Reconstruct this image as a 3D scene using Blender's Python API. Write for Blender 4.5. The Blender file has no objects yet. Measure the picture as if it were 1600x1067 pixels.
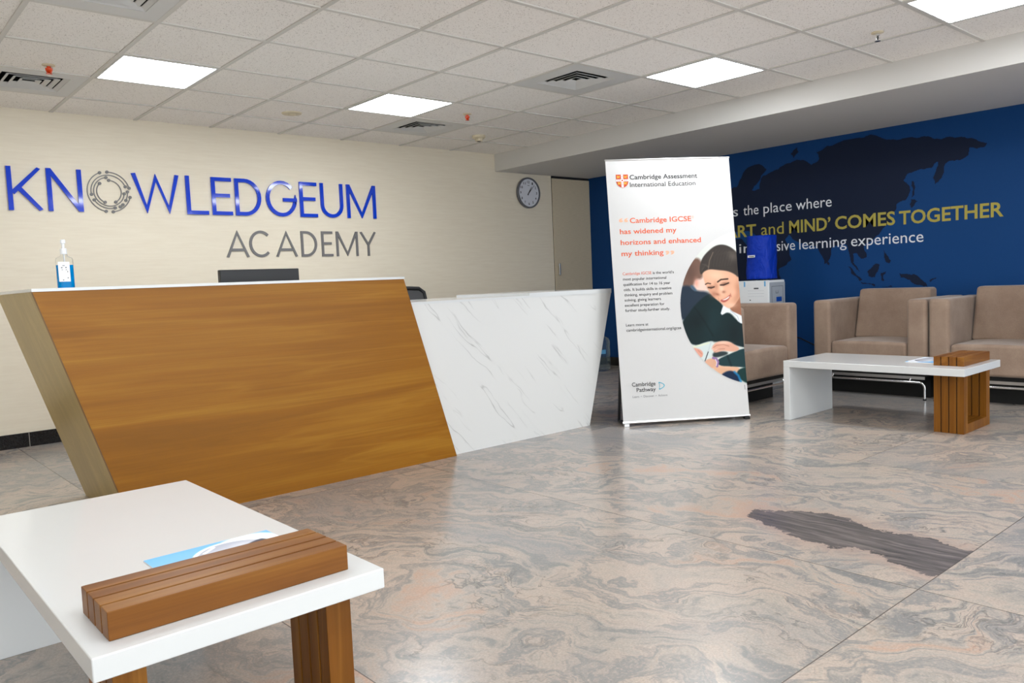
import bpy, bmesh, math, random
import numpy as np
from mathutils import Vector, Matrix
R = math.radians
scene = bpy.context.scene
COL = scene.collection

# ------------------------------------------------------------------ camera, world, exposure
cam_data = bpy.data.cameras.new('camera')
cam_data.sensor_width = 36.0
cam_data.lens = 28.0
cam_data.clip_start = 0.05
cam = bpy.data.objects.new('camera', cam_data)
COL.objects.link(cam)
_yaw, _pitch, _roll = R(41.179), R(-4.219), R(-2.467)
_F = Vector((math.sin(_yaw) * math.cos(_pitch), math.cos(_yaw) * math.cos(_pitch), math.sin(_pitch)))
_R0 = Vector((math.cos(_yaw), -math.sin(_yaw), 0))
_U0 = _R0.cross(_F)
_Rt = _R0 * math.cos(_roll) + _U0 * math.sin(_roll)
_Up = -_R0 * math.sin(_roll) + _U0 * math.cos(_roll)
cam.matrix_world = Matrix(((_Rt.x, _Up.x, -_F.x, 0), (_Rt.y, _Up.y, -_F.y, 0), (_Rt.z, _Up.z, -_F.z, 1.0), (0, 0, 0, 1)))
scene.camera = cam

world = bpy.data.worlds.new('world')
scene.world = world
world.use_nodes = True
world.node_tree.nodes['Background'].inputs[0].default_value = (0.90, 0.96, 1.0, 1)
world.node_tree.nodes['Background'].inputs[1].default_value = 2.4

vs = scene.view_settings
vs.view_transform = 'Standard'
vs.look = 'None'
vs.gamma = 1.0
vs.use_curve_mapping = False
vs.exposure = 0.6
LIGHT_STRENGTH = 15.0

# ------------------------------------------------------------------ helpers
def s2l(c):
    return tuple(((x / 12.92) if x <= 0.04045 else ((x + 0.055) / 1.055) ** 2.4) for x in c)

def rgb(r, g, b):
    return s2l((r / 255.0, g / 255.0, b / 255.0)) + (1.0,)

def mat(name, color=(0.8, 0.8, 0.8, 1), rough=0.5, metal=0.0, spec=0.5, coat=0.0):
    m = bpy.data.materials.new(name)
    m.use_nodes = True
    b = m.node_tree.nodes['Principled BSDF']
    b.inputs['Base Color'].default_value = color
    b.inputs['Roughness'].default_value = rough
    b.inputs['Metallic'].default_value = metal
    b.inputs['Specular IOR Level'].default_value = spec
    b.inputs['Coat Weight'].default_value = coat
    return m

class N:
    """small node-graph builder"""
    def __init__(self, m):
        self.t = m.node_tree
        self.b = self.t.nodes['Principled BSDF']
    def n(self, kind, **kw):
        nd = self.t.nodes.new(kind)
        for k, v in kw.items():
            setattr(nd, k, v)
        return nd
    def link(self, a, b):
        self.t.links.new(a, b)
    def put(self, sock, v):
        if isinstance(v, bpy.types.NodeSocket):
            self.link(v, sock)
        else:
            sock.default_value = v
    def math(self, op, a, b=0.0, c=None):
        nd = self.n('ShaderNodeMath', operation=op)
        self.put(nd.inputs[0], a)
        self.put(nd.inputs[1], b)
        if c is not None:
            self.put(nd.inputs[2], c)
        return nd.outputs[0]
    def vmath(self, op, a, b=(0, 0, 0)):
        nd = self.n('ShaderNodeVectorMath', operation=op)
        self.put(nd.inputs[0], a)
        self.put(nd.inputs[1], b)
        return nd.outputs[0]
    def vscale(self, a, s):
        nd = self.n('ShaderNodeVectorMath', operation='SCALE')
        self.put(nd.inputs[0], a)
        self.put(nd.inputs[3], s)
        return nd.outputs[0]
    def noise(self, vec, scale=5.0, detail=2.0, rough=0.5, dist=0.0):
        nd = self.n('ShaderNodeTexNoise')
        self.link(vec, nd.inputs['Vector'])
        nd.inputs['Scale'].default_value = scale
        nd.inputs['Detail'].default_value = detail
        nd.inputs['Roughness'].default_value = rough
        nd.inputs['Distortion'].default_value = dist
        return nd
    def ramp(self, fac, stops, interp='LINEAR'):
        nd = self.n('ShaderNodeValToRGB')
        nd.color_ramp.interpolation = interp
        els = nd.color_ramp.elements
        while len(els) < len(stops):
            els.new(0.5)
        for e, (p, c) in zip(els, stops):
            e.position = p
            e.color = c
        self.link(fac, nd.inputs[0])
        return nd.outputs[0]
    def mix(self, fac, a, b, mode='MIX'):
        nd = self.n('ShaderNodeMix', data_type='RGBA', blend_type=mode)
        self.put(nd.inputs[0], fac)
        self.put(nd.inputs[6], a)
        self.put(nd.inputs[7], b)
        return nd.outputs[2]
    def maprange(self, v, a, b, c, d):
        nd = self.n('ShaderNodeMapRange')
        self.put(nd.inputs[0], v)
        for i, x in enumerate((a, b, c, d)):
            nd.inputs[i + 1].default_value = x
        return nd.outputs[0]
    def pos(self):
        return self.n('ShaderNodeNewGeometry').outputs['Position']
    def objco(self):
        return self.n('ShaderNodeTexCoord').outputs['Object']
    def mapping(self, vec, rot=(0, 0, 0), scale=(1, 1, 1), loc=(0, 0, 0)):
        nd = self.n('ShaderNodeMapping')
        self.link(vec, nd.inputs[0])
        nd.inputs['Location'].default_value = loc
        nd.inputs['Rotation'].default_value = rot
        nd.inputs['Scale'].default_value = scale
        return nd.outputs[0]
    def bump(self, h, strength=0.2, dist=0.01):
        nd = self.n('ShaderNodeBump')
        nd.inputs['Strength'].default_value = strength
        nd.inputs['Distance'].default_value = dist
        self.link(h, nd.inputs['Height'])
        self.link(nd.outputs[0], self.b.inputs['Normal'])
    def color(self, c):
        self.link(c, self.b.inputs['Base Color'])

def obj(name, bm, m, parent=None, bevel=0.0, seg=2, smooth=False, mats=None):
    me = bpy.data.meshes.new(name)
    bmesh.ops.recalc_face_normals(bm, faces=bm.faces[:])
    bm.to_mesh(me)
    bm.free()
    for mm in (mats or [m]):
        me.materials.append(mm)
    o = bpy.data.objects.new(name, me)
    COL.objects.link(o)
    if parent is not None:
        o.parent = parent
    if smooth or bevel:
        for p in me.polygons:
            p.use_smooth = True
    if bevel:
        md = o.modifiers.new('bevel', 'BEVEL')
        md.width = bevel
        md.segments = seg
        md.limit_method = 'ANGLE'
        md.angle_limit = R(40)
        md.harden_normals = True
    elif smooth:
        ed = bpy.data.objects[o.name].modifiers.new('edges', 'EDGE_SPLIT')
        ed.split_angle = R(38)
    return o

def tag(o, label, cat, group=None, kind=None):
    if label:
        o['label'] = label
    if cat:
        o['category'] = cat
    if group:
        o['group'] = group
    if kind:
        o['kind'] = kind
    return o

def thing(name, label, cat, loc=(0, 0, 0), rz=0.0, group=None):
    o = bpy.data.objects.new(name, None)
    o.empty_display_size = 0.1
    COL.objects.link(o)
    o.location = loc
    o.rotation_euler = (0, 0, rz)
    return tag(o, label, cat, group)

def struct(name, bm, m, parent=None, **kw):
    o = obj(name, bm, m, parent, **kw)
    o['kind'] = 'structure'
    return o

def copy_tree(o, parent=None):
    c = o.copy()
    COL.objects.link(c)
    if parent is not None:
        c.parent = parent
    for ch in list(o.children):
        copy_tree(ch, c)
    return c

def new():
    return bmesh.new()

def box(bm, x0, x1, y0, y1, z0, z1, mi=0):
    v = [bm.verts.new(p) for p in ((x0, y0, z0), (x1, y0, z0), (x1, y1, z0), (x0, y1, z0),
                                   (x0, y0, z1), (x1, y0, z1), (x1, y1, z1), (x0, y1, z1))]
    for f in ((0, 3, 2, 1), (4, 5, 6, 7), (0, 1, 5, 4), (1, 2, 6, 5), (2, 3, 7, 6), (3, 0, 4, 7)):
        fc = bm.faces.new([v[i] for i in f])
        fc.material_index = mi
    return v

def hexa(bm, pts):
    """eight corner points: bottom four, top four"""
    v = [bm.verts.new(p) for p in pts]
    for f in ((0, 3, 2, 1), (4, 5, 6, 7), (0, 1, 5, 4), (1, 2, 6, 5), (2, 3, 7, 6), (3, 0, 4, 7)):
        bm.faces.new([v[i] for i in f])
    return v

def prism(bm, poly, a, b, axis='y'):
    """extrude a 2-D outline along an axis; outline (x,z) for y, (y,z) for x, (x,y) for z"""
    def P(p, t):
        return {'y': (p[0], t, p[1]), 'x': (t, p[0], p[1]), 'z': (p[0], p[1], t)}[axis]
    A = [bm.verts.new(P(p, a)) for p in poly]
    B = [bm.verts.new(P(p, b)) for p in poly]
    bm.faces.new(A)
    bm.faces.new(B[::-1])
    k = len(poly)
    for i in range(k):
        bm.faces.new((A[i], A[(i + 1) % k], B[(i + 1) % k], B[i]))

def lathe(bm, prof, seg=32, c=(0, 0, 0), axis='z', sx=1.0, sy=1.0, endcap=True):
    rings = []
    for r, h in prof:
        ring = []
        for k in range(seg):
            a = 2 * math.pi * k / seg
            p = (r * math.cos(a) * sx, r * math.sin(a) * sy, h)
            if axis == 'y':
                p = (p[0], p[2], p[1])
            elif axis == 'x':
                p = (p[2], p[0], p[1])
            ring.append(bm.verts.new((c[0] + p[0], c[1] + p[1], c[2] + p[2])))
        rings.append(ring)
    for a, b in zip(rings, rings[1:]):
        for k in range(seg):
            bm.faces.new((a[k], a[(k + 1) % seg], b[(k + 1) % seg], b[k]))
    if prof[0][0] > 1e-6:
        bm.faces.new(rings[0][::-1])
    if prof[-1][0] > 1e-6 and endcap:
        bm.faces.new(rings[-1])
    bmesh.ops.remove_doubles(bm, verts=bm.verts[:], dist=1e-6)

def tube(bm, pts, r, seg=10, cap=True):
    pts = [Vector(p) for p in pts]
    rings = []
    prev = None
    for i, p in enumerate(pts):
        d = (pts[min(i + 1, len(pts) - 1)] - pts[max(i - 1, 0)]).normalized()
        if prev is None:
            u = d.orthogonal().normalized()
        else:
            u = (prev - d * prev.dot(d)).normalized()
        prev = u
        w = d.cross(u)
        rings.append([bm.verts.new(p + (u * math.cos(2 * math.pi * k / seg) + w * math.sin(2 * math.pi * k / seg)) * r) for k in range(seg)])
    for a, b in zip(rings, rings[1:]):
        for k in range(seg):
            bm.faces.new((a[k], a[(k + 1) % seg], b[(k + 1) % seg], b[k]))
    if cap:
        bm.faces.new(rings[0][::-1])
        bm.faces.new(rings[-1])

def arc(cx, cy, r, a0, a1, n):
    return [(cx + r * math.cos(a0 + (a1 - a0) * i / n), cy + r * math.sin(a0 + (a1 - a0) * i / n)) for i in range(n + 1)]

# text outlines from the built-in font, as flat meshes
_tcache = {}
def text_shape(body, bold=0.0, spacing=1.0):
    key = (body, bold, spacing)
    if key in _tcache:
        return _tcache[key]
    cu = bpy.data.curves.new('lettering_source', 'FONT')
    cu.body = body
    cu.size = 1.0
    cu.offset = bold
    cu.space_character = spacing
    cu.resolution_u = 3
    o = bpy.data.objects.new('lettering_source', cu)
    COL.objects.link(o)
    dg = bpy.context.evaluated_depsgraph_get()
    dg.update()
    me = o.evaluated_get(dg).to_mesh()
    V = [(v.co.x, v.co.y) for v in me.vertices]
    Fs = [tuple(p.vertices) for p in me.polygons]
    o.evaluated_get(dg).to_mesh_clear()
    bpy.data.objects.remove(o)
    bpy.data.curves.remove(cu)
    xs = [v[0] for v in V]
    _tcache[key] = (V, Fs, min(xs), max(xs))
    return _tcache[key]

def lay_text(bm, body, u0, u1, v0, cap, place, bold=0.0, spacing=1.0, depth=None):
    """set body so that it spans u0..u1 on baseline v0 with capital height cap; place(u,v) -> 3-D point"""
    V, Fs, a, b = text_shape(body, bold, spacing)
    H, _, _, _ = text_shape('H', 0.0, 1.0)
    hcap = max(v[1] for v in H)
    sx = (u1 - u0) / (b - a)
    sy = cap / hcap
    vv = [bm.verts.new(place(u0 + (x - a) * sx, v0 + y * sy)) for x, y in V]
    for f in Fs:
        try:
            bm.faces.new([vv[i] for i in f])
        except ValueError:
            pass

def flat_obj(name, bm, m, parent=None):
    """thin print: keeps its own face direction"""
    me = bpy.data.meshes.new(name)
    bm.to_mesh(me)
    bm.free()
    me.materials.append(m)
    o = bpy.data.objects.new(name, me)
    COL.objects.link(o)
    if parent is not None:
        o.parent = parent
    return o

# ------------------------------------------------------------------ materials
M = {}
M['cream'] = mat('cream_wall_paint', rgb(226, 213, 188), 0.55)
g = N(M['cream']); nz = g.noise(g.mapping(g.pos(), scale=(1, 1, 12)), 6, 3)
g.color(g.mix(g.maprange(nz.outputs[0], 0.3, 0.7, 0.0, 1.0), rgb(229, 218, 197), rgb(234, 224, 204)))
M['white_paint'] = mat('white_paint', rgb(214, 212, 208), 0.6)
M['grey_wall'] = mat('side_wall_paint', rgb(200, 192, 178), 0.6)
M['black_tile'] = mat('black_granite_skirting', rgb(22, 21, 22), 0.25)
g = N(M['black_tile']); nz = g.noise(g.pos(), 180, 2)
jx = g.n('ShaderNodeSeparateXYZ'); g.link(g.pos(), jx.inputs[0])
jm = g.math('ABSOLUTE', g.math('SUBTRACT', g.math('FRACT', g.math('DIVIDE', g.math('SUBTRACT', jx.outputs[0], 0.475), 0.6)), 0.5))
g.color(g.mix(g.math('GREATER_THAN', jm, 0.4965), g.ramp(nz.outputs[0], [(0.4, rgb(16, 16, 17)), (0.75, rgb(48, 47, 48))]), rgb(150, 146, 140)))

# sea-blue wall covering
M['mural_sea'] = mat('blue_wall_covering', rgb(20, 71, 124), 0.6, spec=0.2)
g = N(M['mural_sea']); nz = g.noise(g.mapping(g.pos(), scale=(1, 60, 60)), 8, 2)
g.color(g.mix(g.maprange(nz.outputs[0], 0.3, 0.7, 0, 1), rgb(6, 58, 112), rgb(10, 66, 124)))
M['mural_land'] = mat('navy_print', rgb(16, 29, 54), 0.6, spec=0.2)
M['print_white'] = mat('white_print', rgb(226, 230, 236), 0.5)
M['print_yellow'] = mat('olive_yellow_print', rgb(172, 160, 66), 0.5)

# ceiling tiles
M['tile'] = mat('mineral_ceiling_tile', rgb(222, 219, 214), 0.85)
g = N(M['tile']); p = g.pos()
pits = g.noise(p, 190, 1, 0.5)
mask = g.noise(p, 55, 2, 0.5)
pm = g.math('MULTIPLY', g.math('GREATER_THAN', pits.outputs[0], 0.66), g.math('GREATER_THAN', mask.outputs[0], 0.47))
g.color(g.mix(pm, rgb(250, 246, 241), rgb(168, 160, 152)))
g.bump(g.math('MULTIPLY', pm, -1.0), 0.25, 0.002)
M['tbar'] = mat('painted_metal_grid', rgb(212, 209, 203), 0.45)
M['vent_white'] = mat('white_enamel', rgb(214, 214, 212), 0.45)
M['vent_dark'] = mat('dark_duct', rgb(18, 18, 19), 0.9)

# emitting panel
def emis(name, strength, color=(0.93, 0.97, 1.0, 1)):
    m = bpy.data.materials.new(name)
    m.use_nodes = True
    b = m.node_tree.nodes['Principled BSDF']
    b.inputs['Base Color'].default_value = (0.9, 0.9, 0.9, 1)
    b.inputs['Emission Color'].default_value = color
    b.inputs['Emission Strength'].default_value = strength
    return m
M['diffuser'] = emis('lit_diffuser', LIGHT_STRENGTH)

# granite floor
M['granite'] = mat('polished_swirled_granite', rgb(170, 160, 150), 0.2, spec=0.45)
g = N(M['granite']); P0 = g.pos()
sep = g.n('ShaderNodeSeparateXYZ'); g.link(P0, sep.inputs[0])
X, Y = sep.outputs[0], sep.outputs[1]
cx = g.math('DIVIDE', g.math('SUBTRACT', X, 1.0), 1.5)
ix = g.math('FLOOR', cx)
shift = g.math('MULTIPLY', g.math('COMPARE', ix, 2.0, 0.1), 0.9)
cy = g.math('DIVIDE', g.math('SUBTRACT', g.math('SUBTRACT', Y, 1.0), shift), 2.6)
iy = g.math('FLOOR', cy)
cell = g.n('ShaderNodeCombineXYZ'); g.link(ix, cell.inputs[0]); g.link(iy, cell.inputs[1])
wn = g.n('ShaderNodeTexWhiteNoise', noise_dimensions='3D'); g.link(g.vmath('ADD', cell.outputs[0], (3.3, 7.7, 1.1)), wn.inputs[0])
off = g.vscale(wn.outputs['Color'], 37.0)
P1 = g.vmath('ADD', P0, off)
rot = g.n('ShaderNodeVectorRotate', rotation_type='Z_AXIS')
g.link(P1, rot.inputs['Vector'])
g.link(g.math('ADD', g.math('MULTIPLY', wn.outputs[0], 1.1), 0.25), rot.inputs['Angle'])
P2 = rot.outputs[0]
w1 = g.noise(P2, 1.3, 3, 0.55)
w2 = g.noise(P2, 4.2, 3, 0.6)
dv = g.vscale(g.vmath('SUBTRACT', w1.outputs['Color'], (0.5, 0.5, 0.5)), 1.2)
dv2 = g.vscale(g.vmath('SUBTRACT', w2.outputs['Color'], (0.5, 0.5, 0.5)), 0.28)
P3 = g.vmath('ADD', g.vmath('ADD', P2, dv), dv2)
P4 = g.mapping(P3, scale=(0.46, 1.9, 1.0))
band = g.noise(P4, 1.75, 10, 0.66, 0.35)
body = g.ramp(band.outputs[0], [(0.28, rgb(116, 116, 116)), (0.40, rgb(138, 136, 134)), (0.45, rgb(176, 166, 155)), (0.50, rgb(190, 173, 159)),
                                (0.545, rgb(140, 138, 136)), (0.60, rgb(180, 168, 156)), (0.68, rgb(194, 160, 140)), (0.8, rgb(150, 144, 138))])
vein = g.noise(P4, 3.4, 6, 0.6, 0.8)
vm = g.maprange(g.math('ABSOLUTE', g.math('SUBTRACT', vein.outputs[0], 0.5)), 0.0, 0.022, 1.0, 0.0)
vmask = g.maprange(g.noise(P2, 2.0, 2).outputs[0], 0.45, 0.62, 0.0, 0.75)
body = g.mix(g.math('MULTIPLY', vm, vmask), body, rgb(92, 90, 90))
gray = g.maprange(g.noise(P3, 0.9, 2).outputs[0], 0.5, 0.68, 0.0, 0.75)
body = g.mix(gray, body, rgb(146, 145, 145))
speck = g.noise(P0, 150, 3, 0.7)
body = g.mix(g.maprange(speck.outputs[0], 0.35, 0.7, 0.0, 0.48), body, rgb(122, 117, 114))
speck2 = g.noise(P0, 90, 2, 0.6)
body = g.mix(g.maprange(speck2.outputs[0], 0.55, 0.75, 0.0, 0.5), body, rgb(196, 176, 162))
# one long charcoal inclusion lying in the slab at the right
sx = g.math('ADD', g.math('SUBTRACT', X, 2.865), g.math('MULTIPLY', g.math('SUBTRACT', Y, 1.4), -0.10))
wob = g.math('MULTIPLY', g.math('SUBTRACT', g.noise(P0, 3.6, 6, 0.68).outputs[0], 0.5), 0.42)
wd = g.math('ADD', g.math('ABSOLUTE', g.math('ADD', sx, wob)), g.math('MULTIPLY', g.math('POWER', g.math('MAXIMUM', g.math('SUBTRACT', Y, 1.58), 0.0), 2.0), 2.2))
inc = g.math('MULTIPLY', g.maprange(wd, 0.140, 0.150, 1.0, 0.0), g.math('MULTIPLY', g.math('GREATER_THAN', Y, 1.0), g.math('GREATER_THAN', X, 2.5)))
rim = g.math('MULTIPLY', g.maprange(wd, 0.15, 0.24, 0.75, 0.0), g.math('MULTIPLY', g.math('GREATER_THAN', Y, 1.0), g.math('GREATER_THAN', X, 2.5)))
streak = g.noise(g.mapping(g.vmath('ADD', P0, g.vscale(dv2, 0.25)), scale=(11, 1.0, 1)), 3.2, 6, 0.65)
body = g.mix(rim, body, rgb(172, 150, 138))
body = g.mix(inc, body, g.ramp(streak.outputs[0], [(0.32, rgb(76, 72, 72)), (0.5, rgb(98, 92, 90)), (0.68, rgb(132, 122, 118))]))
fx = g.math('ABSOLUTE', g.math('SUBTRACT', g.math('FRACT', cx), 0.5))
fy = g.math('ABSOLUTE', g.math('SUBTRACT', g.math('FRACT', cy), 0.5))
joint = g.math('MAXIMUM', g.math('GREATER_THAN', fx, 0.4988), g.math('GREATER_THAN', fy, 0.4993))
body = g.mix(g.math('MULTIPLY', joint, 0.8), body, rgb(78, 70, 64))
g.color(body)
rr = g.maprange(speck.outputs[0], 0.3, 0.7, 0.17, 0.27)
g.link(rr, g.b.inputs['Roughness'])

# wood
def wood(name, c0, c1, c2, axis='x', rough=0.35, fine=1.0):
    m = mat(name, c1, rough, spec=0.28)
    g = N(m)
    sc = {'x': (0.32, 5, 5), 'y': (5, 0.32, 5), 'z': (5, 5, 0.32)}[axis]
    p = g.mapping(g.objco(), scale=sc)
    d = g.noise(p, 0.8, 3, 0.5)
    p2 = g.vmath('ADD', p, g.vscale(g.vmath('SUBTRACT', d.outputs['Color'], (0.5, 0.5, 0.5)), 1.6))
    a = g.noise(p2, 1.6 * fine, 6, 0.55, 0.6)
    base = g.ramp(a.outputs[0], [(0.30, c0), (0.5, c1), (0.68, c2)])
    f = g.noise(g.mapping(g.objco(), scale=tuple(s * (1 if s < 1 else 7) for s in sc)), 4.5 * fine, 5, 0.65)
    base = g.mix(g.maprange(f.outputs[0], 0.38, 0.66, 0.0, 0.5), base, c0)
    ln = g.noise(p2, 1.1, 2, 0.4)
    lm = g.maprange(g.math('ABSOLUTE', g.math('SUBTRACT', ln.outputs[0], 0.53)), 0.0, 0.02, 0.4, 0.0)
    base = g.mix(lm, base, c2)
    g.color(base)
    return m
M['teak'] = wood('teak_laminate', rgb(128, 80, 8), rgb(146, 93, 14), rgb(163, 112, 28), 'x', 0.38)
M['teak_side_sheen'] = wood('teak_laminate_sheen', rgb(164, 140, 78), rgb(176, 151, 88), rgb(190, 165, 102), 'z', 0.32)  # same teak, paler: glossy reflected light is put into the colour
M['slat_x'] = wood('oiled_teak_bar', rgb(104, 60, 16), rgb(124, 76, 24), rgb(146, 98, 40), 'x', 0.4, 1.6)
M['slat_z'] = wood('oiled_teak_post', rgb(108, 64, 10), rgb(128, 78, 18), rgb(148, 98, 34), 'z', 0.4, 1.6)
M['slat_gap'] = mat('dark_gap', rgb(38, 20, 10), 0.8)

# white marble laminate with slanting grey veins
M['marble'] = mat('white_veined_marble', rgb(226, 226, 224), 0.22)
g = N(M['marble'])
p = g.mapping(g.objco(), rot=(0, R(-47), 0))
wv = g.noise(p, 1.6, 4, 0.6)
p2 = g.vmath('ADD', p, g.vscale(g.vmath('SUBTRACT', wv.outputs['Color'], (0.5, 0.5, 0.5)), 0.13))
ps = g.mapping(p2, scale=(0.55, 1.0, 6.4))
v1 = g.noise(ps, 1.25, 3, 0.55)
vm = g.maprange(g.math('ABSOLUTE', g.math('SUBTRACT', v1.outputs[0], 0.5)), 0.0, 0.009, 0.8, 0.0)
brk = g.maprange(g.noise(g.mapping(p, scale=(1.3, 1, 3.4)), 2.4, 2).outputs[0], 0.46, 0.62, 0.0, 0.85)
soft = g.maprange(g.math('ABSOLUTE', g.math('SUBTRACT', v1.outputs[0], 0.5)), 0.0, 0.04, 0.14, 0.0)
cc = g.mix(g.math('MULTIPLY', soft, brk), rgb(219, 219, 217), rgb(172, 172, 170))
cc = g.mix(g.math('MULTIPLY', vm, brk), cc, rgb(140, 139, 136))
g.color(cc)
M['white_solid'] = mat('white_solid_surface', rgb(215, 217, 217), 0.16, coat=0.2)
M['white_plastic'] = mat('white_plastic', rgb(232, 234, 236), 0.35)
M['grey_plastic'] = mat('light_grey_plastic', rgb(172, 178, 186), 0.4)
M['black_plastic'] = mat('black_plastic', rgb(26, 26, 29), 0.42)
M['dark_line'] = mat('dark_line', rgb(70, 74, 82), 0.6)
M['blue_plastic'] = mat('blue_plastic', rgb(20, 74, 168), 0.35)
M['tape_blue'] = mat('blue_tape', rgb(96, 170, 218), 0.4)
M['chrome'] = mat('chrome', (0.82, 0.83, 0.85, 1), 0.12, 1.0)
M['alu'] = mat('satin_aluminium', (0.72, 0.72, 0.72, 1), 0.32, 1.0)
M['rubber'] = mat('black_rubber', rgb(16, 16, 16), 0.7)
M['acrylic_blue'] = mat('royal_blue_acrylic', rgb(0, 60, 204), 0.06, coat=0.2)
M['letter_grey'] = mat('grey_metal_letter', rgb(112, 110, 110), 0.4)
M['door'] = mat('greige_door_laminate', rgb(206, 192, 166), 0.5)
g = N(M['door']); nz = g.noise(g.mapping(g.pos(), scale=(3, 3, 90)), 5, 3)
g.color(g.mix(g.maprange(nz.outputs[0], 0.3, 0.7, 0, 1), rgb(198, 184, 158), rgb(212, 198, 172)))
M['red_glass'] = mat('red_bulb', rgb(214, 66, 18), 0.2)
M['fabric'] = mat('taupe_suede', rgb(142, 117, 103), 0.9, spec=0.2)
g = N(M['fabric']); p = g.objco()
big = g.noise(p, 5.0, 4, 0.6)
weave = g.noise(g.mapping(p, scale=(1, 1, 1)), 330, 2, 0.6)
cc = g.mix(g.maprange(big.outputs[0], 0.35, 0.68, 0, 1), rgb(142, 120, 104), rgb(164, 142, 124))
cc = g.mix(g.maprange(weave.outputs[0], 0.35, 0.7, 0.0, 0.35), cc, rgb(104, 84, 73))
g.color(cc); g.bump(weave.outputs[0], 0.25, 0.002)
g.b.inputs['Sheen Weight'].default_value = 0.35
g.b.inputs['Sheen Roughness'].default_value = 0.4
M['banner_white'] = mat('white_banner_film', rgb(209, 208, 207), 0.5, spec=0.2)
M['ink_black'] = mat('black_ink', rgb(28, 28, 30), 0.6)
M['ink_grey'] = mat('grey_ink', rgb(110, 110, 114), 0.6)
M['ink_orange'] = mat('orange_ink', rgb(228, 92, 38), 0.6)
M['ink_peach'] = mat('peach_ink', rgb(246, 178, 146), 0.6)
M['ink_teal'] = mat('teal_ink', rgb(20, 164, 190), 0.6)
M['ink_red'] = mat('brick_red_ink', rgb(196, 66, 26), 0.6)
M['ink_gold'] = mat('gold_ink', rgb(226, 168, 48), 0.6)
M['clock_face'] = mat('clock_dial', rgb(216, 218, 226), 0.5)
M['clock_rim'] = mat('grey_clock_rim', rgb(96, 98, 104), 0.3)
M['beige_plastic'] = mat('beige_plastic', rgb(216, 204, 176), 0.5)
M['bag'] = mat('royal_blue_cover_cloth', rgb(0, 50, 172), 0.5, spec=0.25)
g = N(M['bag']); p = g.objco()
nz = g.noise(g.mapping(p, scale=(1, 1, 0.6)), 11, 4, 0.55, 1.2)
g.bump(nz.outputs[0], 0.9, 0.03)
M['mesh_grey'] = mat('grey_mesh_fabric', rgb(82, 82, 84), 0.8)
M['paper'] = mat('brochure_paper', rgb(238, 240, 244), 0.25)

def clear(name, color, rough=0.05, trans=1.0, ior=1.3, alpha=1.0):
    m = mat(name, color, rough)
    b = m.node_tree.nodes['Principled BSDF']
    b.inputs['Transmission Weight'].default_value = trans
    b.inputs['IOR'].default_value = ior
    b.inputs['Alpha'].default_value = alpha
    return m
M['clear_bottle'] = clear('clear_plastic', (0.93, 0.96, 0.97, 1), 0.05, 1.0, 1.1, 0.55)
M['blue_gel'] = clear('blue_sanitiser', rgb(0, 150, 226), 0.1, 0.35, 1.2)
M['jug_plastic'] = clear('pale_blue_jug_plastic', rgb(196, 222, 238), 0.08, 0.9, 1.12, 0.6)

# printed pictures carry their colours on a fine grid
M['photo_print'] = mat('printed_photo', (1, 1, 1, 1), 0.5, spec=0.15)
g = N(M['photo_print'])
at = g.n('ShaderNodeAttribute', attribute_name='print')
g.color(at.outputs['Color'])

# ------------------------------------------------------------------ room shell
XR, YB, ZC = 6.9, 6.42, 2.338
XL, YF = -3.6, -3.6
ZS, XS = 2.165, 5.48          # soffit underside and edge
T = 0.12
bm = new(); box(bm, XL - T, XR + T, YF - T, YB + T, -0.1, 0.0)
struct('floor', bm, M['granite'])
bm = new(); box(bm, XL - T, XR + T, YB, YB + T, 0.0, ZC + 0.2)
struct('wall_back', bm, M['cream'])
bm = new(); box(bm, XR, XR + T, YF, YB, 0.0, ZC + 0.2)
wall_right = struct('wall_right', bm, M['mural_sea'])
bm = new(); box(bm, XL - T, XL, YF, YB, 0.0, ZC + 0.2)
struct('wall_left', bm, M['grey_wall'])
# no wall behind the camera: left open so world light brightens the room
bm = new(); box(bm, XS, XR, YF, YB, ZS, ZC + 0.06)
tag(struct('trim_1', bm, M['white_paint'], bevel=0.004), 'white dropped soffit running along the top of the blue wall', None)

# suspended ceiling: lay-in tiles and the metal grid
gx = [0.827, 1.382, 1.942, 2.512, 3.091, 3.687, 4.310, 4.905]
gy = [5.90, 5.316, 4.725, 4.105, 3.491, 2.901, 2.340, 1.792]
while gx[0] > XL: gx.insert(0, gx[0] - 0.563)
while gy[-1] > YF: gy.append(gy[-1] - 0.57)
I0 = gx.index(0.827) + 1           # list index of line i = 0
gxs = [XL] + [x for x in gx if x > XL] + [XS]
I0 = gxs.index(1.382)
gys = [YB] + [y for y in gy if y > YF] + [YF]
J0 = 1                             # list index of line j = 0
def cellbox(i, j):
    a = gxs[I0 + i]; b = gxs[I0 + i + 1]
    return a, b, gys[J0 + j + 1], gys[J0 + j]      # x0 x1 y0 y1
lights_in_view = [(0, 1), (3, 1), (5, 4), (5, 7)]
vents_in_view = [(-1, 0), (-1, 3), (4, 0), (4, 3)]
lights_added = [(2, 8), (-2, 5), (-5, 2), (-1, 9), (-5, 8), (5, 11), (2, 12), (-3, 13)]  # unseen panels, added to light the room
special = set(lights_in_view + vents_in_view + lights_added)
bm = new()
for a in range(len(gxs) - 1):
    for b in range(len(gys) - 1):
        i, j = a - I0, b - J0
        if (i, j) in special:
            continue
        box(bm, gxs[a], gxs[a + 1], gys[b + 1], gys[b], ZC + 0.006, ZC + 0.02)
box(bm, XL - T, XR + T, YF - T, YB + T, ZC + 0.14, ZC + 0.2)
struct('ceiling', bm, M['tile'])
bm = new()
hw = 0.012
for x in gxs[1:-1]:
    box(bm, x - hw, x + hw, YF, YB, ZC, ZC + 0.0062)
for y in gys[1:-1]:
    box(bm, XL, XS, y - hw, y + hw, ZC + 0.0004, ZC + 0.0062)
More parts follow.
